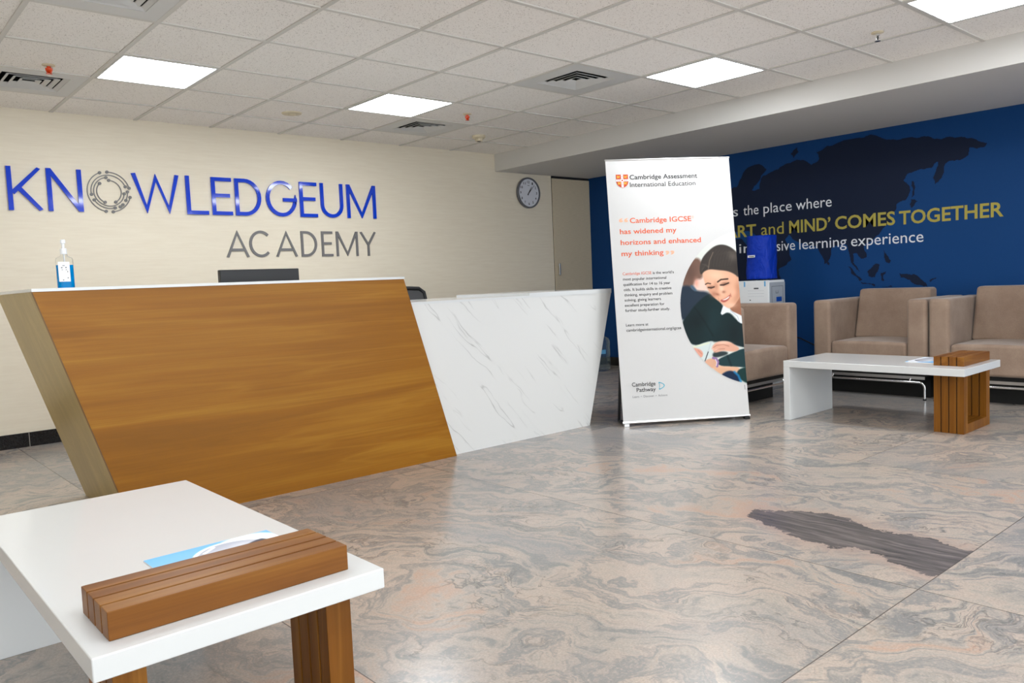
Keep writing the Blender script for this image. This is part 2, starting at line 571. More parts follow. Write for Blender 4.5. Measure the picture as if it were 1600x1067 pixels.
tag(struct('trim_2', bm, M['tbar']), 'pale metal grid carrying the ceiling tiles', None)

# skirting and door
bm = new(); box(bm, XL, 6.28, YB - 0.012, YB, 0.0, 0.1)
struct('baseboard_back', bm, M['black_tile'])
bm = new(); box(bm, XR - 0.012, XR, YF, YB - 0.03, 0.0, 0.095)
struct('baseboard_right', bm, M['black_tile'])
door = thing('door_1', None, None, (6.60, YB, 0))
door['kind'] = 'structure'
tag(door, 'flush beige door at the right end of the cream wall, beside the blue wall', None)
bm = new(); box(bm, -0.3045, 0.295, -0.016, -0.001, 0.008, 2.138)
o = obj('door_leaf', bm, M['door'], door, bevel=0.002); o['kind'] = 'structure'
bm = new(); box(bm, -0.306, 0.299, -0.006, -0.0005, 0.0, 2.165)
o = obj('door_gap', bm, M['black_plastic'], door); o['kind'] = 'structure'
bm = new(); box(bm, -0.266, -0.245, -0.046, -0.032, 1.06, 1.195); box(bm, -0.260, -0.247, -0.029, -0.0155, 1.07, 1.085); box(bm, -0.260, -0.247, -0.029, -0.0155, 1.165, 1.18)
o = obj('door_handle', bm, M['alu'], door, bevel=0.004); o['kind'] = 'structure'

# ------------------------------------------------------------------ blue wall print
def wplace(depth):
    return lambda u, v: (XR - depth, -u, v)          # u runs to the right as one faces the wall
LAND = {
 'a': [(4.615, 1.589), (4.503, 1.831), (4.44, 1.841), (4.376, 1.957), (4.294, 2.017), (4.175, 2.018), (4.117, 1.967), (4.218, 1.85), (4.279, 1.787), (4.199, 1.795), (4.157, 1.912), (4.05, 1.941), (4.001, 1.948), (3.886, 1.991), (3.775, 2.005), (3.667, 1.947), (3.59, 1.993), (3.619, 2.054), (3.514, 2.094), (3.411, 2.106), (3.183, 2.111), (3.128, 2.128), (2.941, 2.058), (2.838, 2.054), (2.662, 2.038), (2.565, 1.997), (2.422, 1.993), (2.308, 1.956), (2.229, 1.913), (2.251, 1.886), (2.353, 1.902), (2.365, 1.841), (2.446, 1.816), (2.529, 1.802), (2.541, 1.741), (2.559, 1.692), (2.614, 1.646), (2.626, 1.701), (2.602, 1.762), (2.589, 1.824), (2.638, 1.779), (2.75, 1.775), (2.814, 1.764), (2.859, 1.711), (2.814, 1.659), (2.808, 1.606), (2.841, 1.544), (2.919, 1.512), (2.933, 1.46), (2.972, 1.453), (2.949, 1.39), (3.019, 1.334), (3.066, 1.275), (3.145, 1.218), (3.186, 1.204), (3.186, 1.141), (3.171, 1.092), (3.219, 1.076), (3.259, 1.129), (3.295, 1.123), (3.29, 1.05), (3.237, 0.968), (3.261, 0.985), (3.317, 1.076), (3.341, 1.19), (3.391, 1.218), (3.476, 1.207), (3.529, 1.062), (3.555, 1.046), (3.598, 1.148), (3.632, 1.208), (3.721, 1.239), (3.811, 1.262), (3.902, 1.336), (3.94, 1.288), (3.878, 1.104), (3.945, 1.047), (4.032, 0.999), (4.135, 1.143), (4.191, 1.305), (4.328, 1.403), (4.62, 1.425)],
 'b': [(3.343, 1.021), (3.302, 0.995), (3.213, 0.895), (3.238, 0.884), (3.311, 0.954)],
 'c': [(3.226, 0.876), (3.165, 0.861), (3.098, 0.849), (3.109, 0.833), (3.221, 0.861)],
 'd': [(3.167, 0.965), (3.1, 1.029), (3.06, 1.016), (3.077, 0.962), (3.101, 0.912), (3.156, 0.925)],
 'e': [(3.053, 0.945), (3.003, 0.962), (3.014, 0.94), (3.03, 0.928), (3.02, 0.881), (3.048, 0.882)],
 'f': [(3.033, 1.148), (3.013, 1.115), (2.987, 1.083), (2.963, 1.047), (2.978, 1.026), (3.006, 1.037), (3.024, 1.1)],
 'g': [(2.902, 0.939), (2.862, 0.935), (2.78, 0.927), (2.707, 0.871), (2.672, 0.822), (2.722, 0.834), (2.795, 0.859), (2.84, 0.891), (2.885, 0.905)],
 'h': [(2.799, 1.55), (2.745, 1.525), (2.774, 1.495), (2.799, 1.46), (2.806, 1.498)],
 'i': [(2.793, 1.693), (2.776, 1.69), (2.772, 1.585), (2.791, 1.564)],
 'j': [(3.529, 1.07), (3.51, 1.061), (3.516, 1.031), (3.533, 1.045)],
 'k': [(3.039, 0.831), (2.961, 0.839), (2.955, 0.829), (3.023, 0.821)],
 'l': [(2.657, 0.87), (2.607, 0.895), (2.601, 0.886), (2.65, 0.858)],
 'm': [(3.869, 2.076), (3.804, 2.125), (3.789, 2.079), (3.838, 2.028)],
 'n': [(4.16, 1.12), (4.03, 1.07), (3.99, 0.93), (4.06, 0.74), (4.15, 0.55), (4.3, 0.45), (4.45, 0.62), (4.6, 0.9), (4.95, 0.98), (5.05, 1.2), (4.7, 1.37), (4.4, 1.33)],
 'o': [(4.78, 1.5), (4.6, 1.46), (4.55, 1.6), (4.62, 1.72), (4.8, 1.7), (4.9, 1.6)],
 'p': [(5.5, 2.05), (5.2, 2.1), (5.1, 1.9), (5.3, 1.75), (5.55, 1.85)],
}
rnd = random.Random(4)
def rough_outline(pts, it=2, amp=0.16):
    for _ in range(it):
        out = []
        for k, a in enumerate(pts):
            b = pts[(k + 1) % len(pts)]
            out.append(a)
            dx, dy = b[0] - a[0], b[1] - a[1]
            t = rnd.uniform(-amp, amp)
            ln_ = math.hypot(dx, dy) + 1e-9
            t = max(-0.010, min(0.010, t * ln_)) / ln_
            out.append(((a[0] + b[0]) / 2 - dy * t, (a[1] + b[1]) / 2 + dx * t))
        pts = out
        amp *= 0.8
    return pts
def land_print():
    """solid print of all the land shapes, cut on a 5 mm grid"""
    ys = np.arange(1.9, 5.7, 0.005); zs = np.arange(0.42, 2.15, 0.005)
    gy_, gz_ = np.meshgrid(ys, zs)
    hit = np.zeros(gy_.shape, bool)
    for pts in LAND.values():
        P_ = np.array(rough_outline(pts))
        ins = np.zeros(gy_.shape, bool)
        for (ya, za), (yb, zb) in zip(P_, np.roll(P_, -1, 0)):
            if za == zb:
                continue
            cnd = ((za > gz_) != (zb > gz_))
            ins ^= cnd & (gy_ < (yb - ya) * (gz_ - za) / (zb - za) + ya)
        hit |= ins
    idx = np.full((len(zs) + 1, len(ys) + 1), -1)
    need = np.zeros(idx.shape, bool)
    need[:-1, :-1] |= hit; need[1:, :-1] |= hit; need[:-1, 1:] |= hit; need[1:, 1:] |= hit
    idx[need] = np.arange(need.sum())
    zz, yy = np.nonzero(need)
    V = np.stack([np.full(len(zz), XR - 0.0012), 1.8975 + yy * 0.005, 0.4175 + zz * 0.005], 1)
    F_ = np.stack([idx[:-1, :-1][hit], idx[1:, :-1][hit], idx[1:, 1:][hit], idx[:-1, 1:][hit]], 1)
    me = bpy.data.meshes.new('world_map_print')
    me.from_pydata(V.tolist(), [], F_.tolist())
    me.materials.append(M['mural_land'])
    o = bpy.data.objects.new('world_map_print', me)
    COL.objects.link(o)
    o.parent = wall_right
    o['kind'] = 'structure'
land_print()
def wall_line(words, m):
    for body, y0, y1, z, cap, bold in words:
        bm = new()
        lay_text(bm, body, -y0, -y1, z, cap, wplace(0.0028), bold)
        flat_obj('lettering', bm, m, wall_right)
wall_line([('is', 4.530, 4.437, 1.556, 0.094, 0.0), ('the', 4.377, 4.211, 1.556, 0.094, 0.0), ('place', 4.158, 3.866, 1.556, 0.094, 0.0), ('where', 3.824, 3.481, 1.556, 0.094, 0.0)], M['print_white'])
wall_line([('\u2018HEART', 4.82, 4.241, 1.350, 0.110, 0.020), ('and', 4.187, 3.951, 1.350, 0.110, 0.0), ('MIND\u2019', 3.895, 3.494, 1.350, 0.110, 0.020), ('COMES', 3.452, 2.928, 1.350, 0.108, 0.020), ('TOGETHER', 2.896, 2.116, 1.347, 0.106, 0.020)], M['print_yellow'])
wall_line([('inclu', 4.432, 4.046, 1.192, 0.094, 0.0), ('sive', 4.028, 3.839, 1.192, 0.094, 0.0), ('learning', 3.797, 3.349, 1.192, 0.094, 0.0), ('experience', 3.308, 2.702, 1.190, 0.094, 0.0)], M['print_white'])

# ------------------------------------------------------------------ ceiling lights
def ceiling_light(i, j, label, group='square ceiling light panels'):
    x0, x1, y0, y1 = cellbox(i, j)
    cx_, cy_ = (x0 + x1) / 2, (y0 + y1) / 2
    a, b = (x1 - x0) / 2 - hw, (y1 - y0) / 2 - hw
    t = thing('ceiling_light', label, 'light', (cx_, cy_, ZC), 0, group)
    bm = new()
    fr = 0.012
    for q in ((-a, a, -b, -b + fr), (-a, a, b - fr, b), (-a, -a + fr, -b + fr, b - fr), (a - fr, a, -b + fr, b - fr)):
        box(bm, q[0], q[1], q[2], q[3], -0.002, 0.03)
    box(bm, -a, a, -b, b, 0.03, 0.06)
    obj('light_frame', bm, M['vent_white'], t)
    bm = new(); box(bm, -a + fr, a - fr, -b + fr, b - fr, 0.0, 0.012)
    obj('diffuser', bm, M['diffuser'], t)
    return t
for (i, j), lb in zip(lights_in_view, [
        'lit square ceiling panel above the left half of the blue lettering, left of the photo',
        'lit square ceiling panel nearest the cream wall, touching a vent at its far corner',
        'lit square ceiling panel beside the soffit, above the white standing banner',
        'lit square ceiling panel cut by the top right corner of the photo']):
    ceiling_light(i, j, lb)
for i, j in lights_added:
    ceiling_light(i, j, 'unseen lit square ceiling panel added to light the lobby', 'unseen ceiling light panels added for light')

# ------------------------------------------------------------------ ceiling vents
def ceiling_vent(i, j, label):
    x0, x1, y0, y1 = cellbox(i, j)
    cx_, cy_ = (x0 + x1) / 2, (y0 + y1) / 2
    a, b = (x1 - x0) / 2 - hw, (y1 - y0) / 2 - hw
    t = thing('ceiling_vent', label, 'vent', (cx_, cy_, ZC), 0, 'square ceiling air vents')
    q = 0.185
    bm = new()
    for s in ((-a, a, -b, -q), (-a, a, q, b), (-a, -q, -q, q), (q, a, -q, q)):
        box(bm, s[0], s[1], s[2], s[3], 0.001, 0.014)
    obj('vent_plate', bm, M['vent_white'], t)
    bm = new(); box(bm, -q - 0.01, q + 0.01, -q - 0.01, q + 0.01, 0.075, 0.08)
    for s in ((-q - 0.01, -q, -q, q), (q, q + 0.01, -q, q), (-q - 0.01, q + 0.01, -q - 0.01, -q), (-q - 0.01, q + 0.01, q, q + 0.01)):
        box(bm, s[0], s[1], s[2], s[3], 0.014, 0.078)
    obj('duct', bm, M['vent_dark'], t)
    for k in range(4):
        ro = q - 0.002 - k * 0.042
        ri = ro - 0.022
        bm = new()
        A = [(-ro, -ro, 0.002), (ro, -ro, 0.002), (ro, ro, 0.002), (-ro, ro, 0.002)]
        B = [(-ri, -ri, 0.014), (ri, -ri, 0.014), (ri, ri, 0.014), (-ri, ri, 0.014)]
        va = [bm.verts.new(p_) for p_ in A]; vb = [bm.verts.new(p_) for p_ in B]
        va2 = [bm.verts.new((p_[0], p_[1], p_[2] + 0.003)) for p_ in A]; vb2 = [bm.verts.new((p_[0], p_[1], p_[2] + 0.003)) for p_ in B]
        for c in range(4):
            d = (c + 1) % 4
            bm.faces.new((va[c], va[d], vb[d], vb[c]))
            bm.faces.new((va2[c], vb2[c], vb2[d], va2[d]))
            bm.faces.new((va[c], va2[c], va2[d], va[d]))
            bm.faces.new((vb[c], vb[d], vb2[d], vb2[c]))
        obj('louvre', bm, M['vent_white'], t)
    return t
ceiling_vent(-1, 0, 'square louvred air vent cut by the left edge of the photo, near the cream wall')
ceiling_vent(-1, 3, 'square louvred air vent cut by the top edge of the photo, at upper left')
ceiling_vent(4, 0, 'square louvred air vent beside the beige detector, nearest the cream wall')
ceiling_vent(4, 3, 'square louvred air vent just left of the lit panel above the banner')

# sprinklers and detectors
def sprinkler(x, y, label, bulb):
    t = thing('sprinkler_head', label, 'sprinkler', (x, y, ZC), 0, 'ceiling sprinklers')
    bm = new(); lathe(bm, [(0.0, 0.0055), (0.034, 0.0055), (0.034, 0.001), (0.020, -0.004), (0.0, -0.004)], 24)
    obj('escutcheon', bm, M['beige_plastic'], t, smooth=True)
    bm = new()
    lathe(bm, [(0.011, -0.004), (0.011, -0.014), (0.007, -0.016)], 16)
    for s in (-1, 1):
        tube(bm, [(s * 0.009, 0, -0.012), (s * 0.015, 0, -0.024), (s * 0.012, 0, -0.036), (0.0, 0, -0.043)], 0.0022, 6)
    lathe(bm, [(0.0, -0.043), (0.017, -0.043), (0.017, -0.045), (0.0, -0.045)], 16)
    obj('frame', bm, M['red_glass'] if bulb else M['chrome'], t)
    bm = new(); lathe(bm, [(0.0, -0.012), (0.004 + 0.015 * bulb, -0.014), (0.004 + 0.014 * bulb, -0.026), (0.004 + 0.006 * bulb, -0.034), (0.0, -0.042)], 14)
    obj('bulb', bm, M['red_glass'] if bulb else M['black_plastic'], t, smooth=True)
sprinkler(1.122, 5.17, 'red sprinkler head left of the leftmost lit ceiling panel', 1)
sprinkler(4.010, 5.004, 'small red sprinkler head right of the lit panel nearest the cream wall', 1)
sprinkler(4.725, 2.097, 'chrome sprinkler head at top right of the photo near the soffit', 0)
t = thing('smoke_detector', 'beige cylindrical detector hanging from the ceiling near the soffit end', 'detector', (4.677, 5.684, ZC + 0.006))
bm = new(); lathe(bm, [(0.0, 0.0), (0.060, 0.0), (0.060, -0.018), (0.046, -0.030), (0.0, -0.030)], 32)
obj('base', bm, M['beige_plastic'], t, smooth=True)
bm = new(); lathe(bm, [(0.0, -0.030), (0.038, -0.030), (0.034, -0.048), (0.026, -0.052), (0.0, -0.052)], 32)
obj('sensor_cap', bm, M['beige_plastic'], t, smooth=True)
bm = new(); lathe(bm, [(0.0, -0.052), (0.017, -0.052), (0.015, -0.055), (0.0, -0.055)], 20)
obj('sensor_window', bm, M['black_plastic'], t)
t = thing('ceiling_cover_plate', 'shallow round cover plate in the ceiling above the word on the wall', 'cover plate', (2.835, 5.647, ZC + 0.006))
bm = new(); lathe(bm, [(0.0, 0.0), (0.075, 0.0), (0.070, -0.007), (0.040, -0.010), (0.0, -0.010)], 36)
obj('plate', bm, M['beige_plastic'], t, smooth=True)
bm = new(); lathe(bm, [(0.0, -0.010), (0.028, -0.010), (0.022, -0.018), (0.0, -0.018)], 24)
obj('boss', bm, M['beige_plastic'], t, smooth=True)

# ------------------------------------------------------------------ raised wall letters
def stroke(bm, pts, w, y0, y1, closed=False, zlim=None):
    """flat ribbon of width w along (x,z) points, extruded between y0 and y1"""
    k = len(pts)
    L_, R_ = [], []
    for i in range(k):
        if closed:
            a, b = pts[(i - 1) % k], pts[(i + 1) % k]
            d0 = (Vector(pts[i]) - Vector(a)).normalized(); d1 = (Vector(b) - Vector(pts[i])).normalized()
        else:
            d0 = (Vector(pts[i]) - Vector(pts[max(i - 1, 0)])); d1 = (Vector(pts[min(i + 1, k - 1)]) - Vector(pts[i]))
            if d0.length < 1e-9: d0 = d1
            if d1.length < 1e-9: d1 = d0
            d0.normalize(); d1.normalize()
        n0 = Vector((-d0.y, d0.x)); n1 = Vector((-d1.y, d1.x))
        n = (n0 + n1).normalized()
        sc = (w / 2) / max(0.35, n.dot(n0))
        L_.append((pts[i][0] + n.x * sc, pts[i][1] + n.y * sc)); R_.append((pts[i][0] - n.x * sc, pts[i][1] - n.y * sc))
    if zlim:
        L_ = [(p_[0], min(max(p_[1], zlim[0]), zlim[1])) for p_ in L_]; R_ = [(p_[0], min(max(p_[1], zlim[0]), zlim[1])) for p_ in R_]
    rng = range(k) if closed else range(k - 1)
    vs_ = {}
    for nm, A in (('L', L_), ('R', R_)):
        for i, p_ in enumerate(A):
            vs_[nm, i, 0] = bm.verts.new((p_[0], y0, p_[1])); vs_[nm, i, 1] = bm.verts.new((p_[0], y1, p_[1]))
    for i in rng:
        j = (i + 1) % k
        bm.faces.new((vs_['L', i, 0], vs_['R', i, 0], vs_['R', j, 0], vs_['L', j, 0]))
        bm.faces.new((vs_['L', i, 1], vs_['L', j, 1], vs_['R', j, 1], vs_['R', i, 1]))
        bm.faces.new((vs_['L', i, 0], vs_['L', j, 0], vs_['L', j, 1], vs_['L', i, 1]))
        bm.faces.new((vs_['R', i, 0], vs_['R', i, 1], vs_['R', j, 1], vs_['R', j, 0]))
    if not closed:
        bm.faces.new([vs_[q] for q in (('L', 0, 0), ('L', 0, 1), ('R', 0, 1), ('R', 0, 0))])
        e = k - 1
        bm.faces.new([vs_[q] for q in (('L', e, 0), ('R', e, 0), ('R', e, 1), ('L', e, 1))])

def glyph(ch, W, H, w):
    """centre-line strokes of a geometric capital in a W x H box"""
    h = w / 2
    l, r_, b, t_ = h, W - h, h, H - h
    if ch == 'K': return [[(l, 0), (l, H)], [(l + h, H * 0.40), (W - h * 1.2, H)], [(W * 0.34, H * 0.50), (W - h * 1.2, 0)]]
    if ch == 'N': return [[(l, 0), (l, H)], [(r_, 0), (r_, H)], [(l * 1.15, H - h * 0.3), (r_ - h * 0.15, h * 0.3)]]
    if ch == 'W': return [[(h, H), (W * 0.285, h * 1.0), (W * 0.5, H - h), (W * 0.755, h * 1.0), (W - h, H)]]
    if ch == 'L': return [[(l, H), (l, b), (W, b)]]
    if ch == 'E': return [[(W, t_), (l, t_), (l, b), (W, b)], [(l, H * 0.52), (W * 0.90, H * 0.52)]]
    if ch == 'D':
        R_ = (H - w) / 2
        x_ = W - h - R_ * 0.92
        a = [(x_ + R_ * 0.92 * math.cos(q), H / 2 + R_ * math.sin(q)) for q in [math.pi / 2 - math.pi * k / 16 for k in range(17)]]
        return [[(l, t_)] + a + [(l, b)], [(l, 0.0), (l, H)]]
    if ch == 'G':
        rx, rz = (W - w) / 2, (H - w) / 2
        a = [(W / 2 + rx * math.cos(q), H / 2 + rz * math.sin(q)) for q in [R(42) + R(316) * k / 26 for k in range(27)]]
        return [a + [(W / 2 + rx, H * 0.47)], [(W * 0.55, H * 0.47), (W, H * 0.47)]]
    if ch == 'C':
        rx, rz = (W - w) / 2 * 1.08, (H - w) / 2
        return [[(W / 2 * 1.06 + rx * math.cos(q), H / 2 + rz * math.sin(q)) for q in [R(45) + R(270) * k / 24 for k in range(25)]]]
    if ch == 'U':
        rx = (W - w) / 2
        return [[(l, H)] + [(W / 2 + rx * math.cos(q), rx + h + rx * math.sin(q)) for q in [math.pi + math.pi * k / 16 for k in range(17)]] + [(r_, H)]]
    if ch == 'M': return [[(l, 0), (l, H)], [(r_, 0), (r_, H)], [(l * 1.2, H - h * 0.4), (W / 2, h * 0.9), (r_ - h * 0.2, H - h * 0.4)]]
    if ch == 'A': return [[(h * 0.6, 0), (W / 2, H - h * 0.6), (W - h * 0.6, 0)], [(W * 0.22, H * 0.28), (W * 0.78, H * 0.28)]]
    if ch == 'Y': return [[(h * 0.6, H), (W / 2, H * 0.46), (W - h * 0.6, H)], [(W / 2, H * 0.5), (W / 2, 0)]]

def wall_letter(ch, x0, x1, z0, z1, w, m, depth, label, group):
    bm = new()
    W, H_ = x1 - x0, z1 - z0
    for k, pts in enumerate(glyph(ch, W, H_, w)):
        stroke(bm, [(p_[0] - W / 2, p_[1]) for p_ in pts], w, -depth - 0.0002 * k, -0.001, False, (-1e-4, H_ + 1e-4))
    o = obj('wall_letter', bm, m)
    o.location = ((x0 + x1) / 2, YB, z0)
    return tag(o, label, 'letter', group)
Z0, Z1 = 1.645, 1.946
big = [('K', 1.074, 1.290, 'blue raised letter K, first letter of the large wall name'),
       ('N', 1.316, 1.541, 'blue raised letter N between the K and the grey ring'),
       ('W', 1.881, 2.230, 'blue raised letter W just right of the grey ring'),
       ('L', 2.279, 2.449, 'blue raised letter L between the W and the first blue E'),
       ('E', 2.480, 2.645, 'blue raised letter E between the L and the D'),
       ('D', 2.672, 2.893, 'blue raised letter D between the first E and the G'),
       ('G', 2.937, 3.214, 'round blue raised letter G, right of the D'),
       ('E', 3.243, 3.407, 'blue raised letter E between the G and the U'),
       ('U', 3.441, 3.663, 'blue raised letter U between the second E and the M'),
       ('M', 3.702, 4.003, 'blue raised letter M, last letter of the large wall name')]
for ch, a, b, lb in big:
    wall_letter(ch, a, b, Z0, Z1, 0.030, M['acrylic_blue'], 0.016, lb, 'blue letters of the wall name')
small = [('A', 2.575, 2.761, 'grey raised letter A, first letter of the smaller wall word'),
         ('C', 2.769, 2.957, 'grey raised letter C after the first grey A'),
         ('A', 3.002, 3.193, 'grey raised letter A between the C and the D'),
         ('D', 3.232, 3.384, 'grey raised letter D in the smaller wall word'),
         ('E', 3.428, 3.538, 'grey raised letter E in the smaller wall word'),
         ('M', 3.573, 3.795, 'grey raised letter M in the smaller wall word'),
         ('Y', 3.822, 3.985, 'grey raised letter Y ending the smaller wall word')]
for ch, a, b, lb in small:
    wall_letter(ch, a, b, 1.303, 1.524, 0.0215, M['letter_grey'], 0.010, lb, 'grey letters of the smaller word')

# ring emblem standing for the letter O: open arcs that end in round dots
ring = thing('ring_emblem', 'grey ring of thin arcs with dots, standing as the letter O', 'emblem', (1.722, YB, 1.797))
arcs = [(0.147, 112, 258), (0.144, 13, 92), (0.147, -83, -14), (0.122, 20, 191), (0.122, 211, 286), (0.127, -28, 2), (0.128, -57, -46),
        (0.104, 98, 354), (0.084, 136, 247), (0.084, -61, 88)]
def ring_dot(x, z):
    bm = new(); lathe(bm, [(0.0, -0.010), (0.0115, -0.010), (0.0115, -0.001), (0.0, -0.001)], 14, (x, 0, z), 'y')
    obj('dot', bm, M['letter_grey'], ring)
for r_, a0, a1 in arcs:
    n_ = max(6, int(abs(a1 - a0) / 6))
    pts = arc(0, 0, r_, R(a0), R(a1), n_)
    bm = new(); stroke(bm, pts, 0.0062, -0.008, -0.001)
    obj('arc', bm, M['letter_grey'], ring)
    for q in (pts[0], pts[-1]):
        ring_dot(q[0], q[1])

# ------------------------------------------------------------------ wall clock
ck = thing('wall_clock', 'round white wall clock with grey rim on the cream wall', 'clock', (5.925, YB, 1.960))
bm = new(); lathe(bm, [(0.0, -0.001), (0.155, -0.001), (0.165, -0.012), (0.165, -0.034), (0.158, -0.042), (0.150, -0.040), (0.147, -0.028)], 48, axis='y', endcap=False)
obj('rim', bm, M['clock_rim'], ck, smooth=True)
bm = new(); lathe(bm, [(0.0, -0.027), (0.150, -0.027), (0.150, -0.024), (0.0, -0.024)], 48, axis='y')
obj('dial', bm, M['clock_face'], ck)
for k in range(1, 13):
    bm = new()
    a = math.pi / 2 - k * math.pi / 6
    s = str(k)
    wd = 0.017 * len(s)
    lay_text(bm, s, 0.116 * math.cos(a) - wd / 2, 0.116 * math.cos(a) + wd / 2, 0.116 * math.sin(a) - 0.0125, 0.025, lambda u, v: (u, -0.0275, v), 0.02)
    flat_obj('numeral', bm, M['ink_black'], ck)
bm = new(); box(bm, -0.014, 0.014, -0.0278, -0.0274, 0.076, 0.082)
obj('maker_mark', bm, M['ink_grey'], ck)
def hand(ln, wd, ang, y, nm, tail=0.03):
    bm = new()
    d = Vector((math.sin(R(ang)), math.cos(R(ang)))); n_ = Vector((d.y, -d.x))
    P_ = [-d * tail + n_ * wd, -d * tail - n_ * wd, d * ln - n_ * wd * 0.4, d * ln + n_ * wd * 0.4]
    prism(bm, [(p_.x, p_.y) for p_ in P_], y, y - 0.0015)
    obj(nm, bm, M['ink_black'], ck)
hand(0.080, 0.006, 33, -0.029, 'hour_hand')
hand(0.118, 0.004, 44, -0.032, 'minute_hand')

# ------------------------------------------------------------------ reception desk
desk = thing('reception_desk', 'long slanted reception desk, teak counter joined to a lower white marble one', 'desk', (2.4, 4.1, 0))
DX, DY = 2.4, 4.1
def D(x, y, z): return (x - DX, y - DY, z)
TB, LB_ = 1.046, 0.908
def xl(z): return 0.988 - (0.988 - 0.677) * z / TB           # slanted ends of the teak block
def xr(z): return 2.777 - (2.777 - 2.471) * z / TB
def slant(bm, f0, f1, y0, y1, z0, z1):
    hexa(bm, [D(f0(z0), y0, z0), D(f1(z0), y0, z0), D(f1(z0), y1, z0), D(f0(z0), y1, z0),
              D(f0(z1), y0, z1), D(f1(z1), y0, z1), D(f1(z1), y1, z1), D(f0(z1), y1, z1)])
bm = new(); slant(bm, xl, xr, 3.71, 3.738, 0.0, TB)
obj('teak_front_panel', bm, M['teak'], desk)['label'] = 'golden teak front panel with slanting ends'
bm = new(); slant(bm, xl, lambda z: xl(z) + 0.03, 3.739, 4.53, 0.0, TB)
obj('teak_end_panel', bm, M['teak_side_sheen'], desk)['label'] = 'teak end panel with sheen put into its colour, slanting inwards'
bm = new(); slant(bm, lambda z: xr(z) - 0.03, xr, 3.742, 4.30, 0.0, TB)
obj('teak_return_panel', bm, M['teak'], desk)
bm = new()
for x0, x1, y0, y1 in ((0.674, 2.474, 3.706, 4.02), (0.674, 0.98, 4.02, 4.534), (2.20, 2.474, 4.02, 4.30)):
    box(bm, x0 - DX, x1 - DX, y0 - DY, y1 - DY, TB, TB + 0.0125)
obj('counter_top', bm, M['white_solid'], desk)['label'] = 'thin white counter top'
bm = new(); box(bm, 0.93 - DX, 2.50 - DX, 4.02 - DY, 4.60 - DY, 0.715, 0.740); box(bm, 0.96 - DX, 2.5 - DX, 4.02 - DY, 4.04 - DY, 0.74, 1.045)
obj('work_surface', bm, M['white_solid'], desk)
bm = new()
prism(bm, [(xr(0) - DX - 0.02, 0.0), (3.951 - DX, 0.0), (4.214 - DX, LB_ - 0.008), (xr(LB_) - DX - 0.02, LB_ - 0.008)], 3.742 - DY, 3.770 - DY)
obj('marble_front_panel', bm, M['marble'], desk)['label'] = 'white marble front panel with grey veins, tapering downwards'
bm = new()
hexa(bm, [D(3.925, 3.770, 0), D(3.951, 3.770, 0), D(3.951, 4.45, 0), D(3.925, 4.45, 0),
          D(4.186, 3.770, LB_ - 0.008), D(4.2137, 3.770, LB_ - 0.008), D(4.2137, 4.45, LB_ - 0.008), D(4.186, 4.45, LB_ - 0.008)])
obj('marble_end_panel', bm, M['marble'], desk)
bm = new(); box(bm, 2.475 - DX, 3.434 - DX, 3.74 - DY, 4.50 - DY, LB_ - 0.008, LB_ + 0.006)
obj('marble_top', bm, M['white_solid'], desk)
bm = new(); box(bm, 3.434 - DX, 4.216 - DX, 3.74 - DY, 4.50 - DY, LB_ - 0.008, LB_ + 0.022)
obj('raised_marble_top', bm, M['white_solid'], desk)

# ------------------------------------------------------------------ things on and behind the desk
sn = thing('hand_sanitiser_bottle', 'clear pump bottle of blue hand sanitiser on the desk top', 'bottle', (0.850, 3.93, TB + 0.0125), R(6))
def ovalbox(bm, a, b, z0, z1, n_=28, p_=3.2):
    rings = []
    for z, k in ((z0, 1.0), (z1, 1.0)):
        ring_ = []
        for q in range(n_):
            th = 2 * math.pi * q / n_
            c, s = math.cos(th), math.sin(th)
            ring_.append(bm.verts.new((a * math.copysign(abs(c) ** (2 / p_), c), b * math.copysign(abs(s) ** (2 / p_), s), z)))
        rings.append(ring_)
    for q in range(n_):
        bm.faces.new((rings[0][q], rings[0][(q + 1) % n_], rings[1][(q + 1) % n_], rings[1][q]))
    bm.faces.new(rings[0][::-1]); bm.faces.new(rings[1])
    return rings
bm = new()
prof = [(0.032, 0.020, 0.0), (0.034, 0.0215, 0.006), (0.034, 0.0215, 0.125), (0.031, 0.019, 0.134), (0.014, 0.013, 0.142), (0.0125, 0.0125, 0.150)]
rs = []
for a, b, z in prof:
    rs.append([bm.verts.new((a * math.copysign(abs(math.cos(q)) ** 0.7, math.cos(q)), b * math.copysign(abs(math.sin(q)) ** 0.7, math.sin(q)), z)) for q in [2 * math.pi * k / 28 for k in range(28)]])
for A_, B_ in zip(rs, rs[1:]):
    for k in range(28):
        bm.faces.new((A_[k], A_[(k + 1) % 28], B_[(k + 1) % 28], B_[k]))
bm.faces.new(rs[0][::-1]); bm.faces.new(rs[-1])
bottle = obj('bottle_body', bm, M['clear_bottle'], sn, smooth=True)
bm = new(); ovalbox(bm, 0.0325, 0.0200, 0.002, 0.103)
obj('gel', bm, M['blue_gel'], sn, smooth=True)['label'] = 'bright blue gel'
bm = new(); box(bm, -0.034, 0.0125, -0.0236, -0.0218, 0.030, 0.116)
lab = obj('bottle_label', bm, M['white_plastic'], sn, bevel=0.0005)
for (x, z, w_, h_) in ((-0.023, 0.088, 0.006, 0.005), (-0.006, 0.089, 0.006, 0.005), (-0.021, 0.080, 0.005, 0.003), (-0.005, 0.080, 0.005, 0.003), (0.001, 0.070, 0.003, 0.007), (0.0, 0.044, 0.005, 0.004), (-0.019, 0.035, 0.005, 0.004), (-0.017, 0.098, 0.010, 0.003)):
    bm = new(); box(bm, x, x + w_, -0.0239, -0.0236, z, z + h_)
    obj('label_print', bm, M['ink_grey'], lab)
bm = new(); lathe(bm, [(0.0, 0.150), (0.0135, 0.150), (0.0135, 0.172), (0.010, 0.176), (0.0, 0.176)], 20)
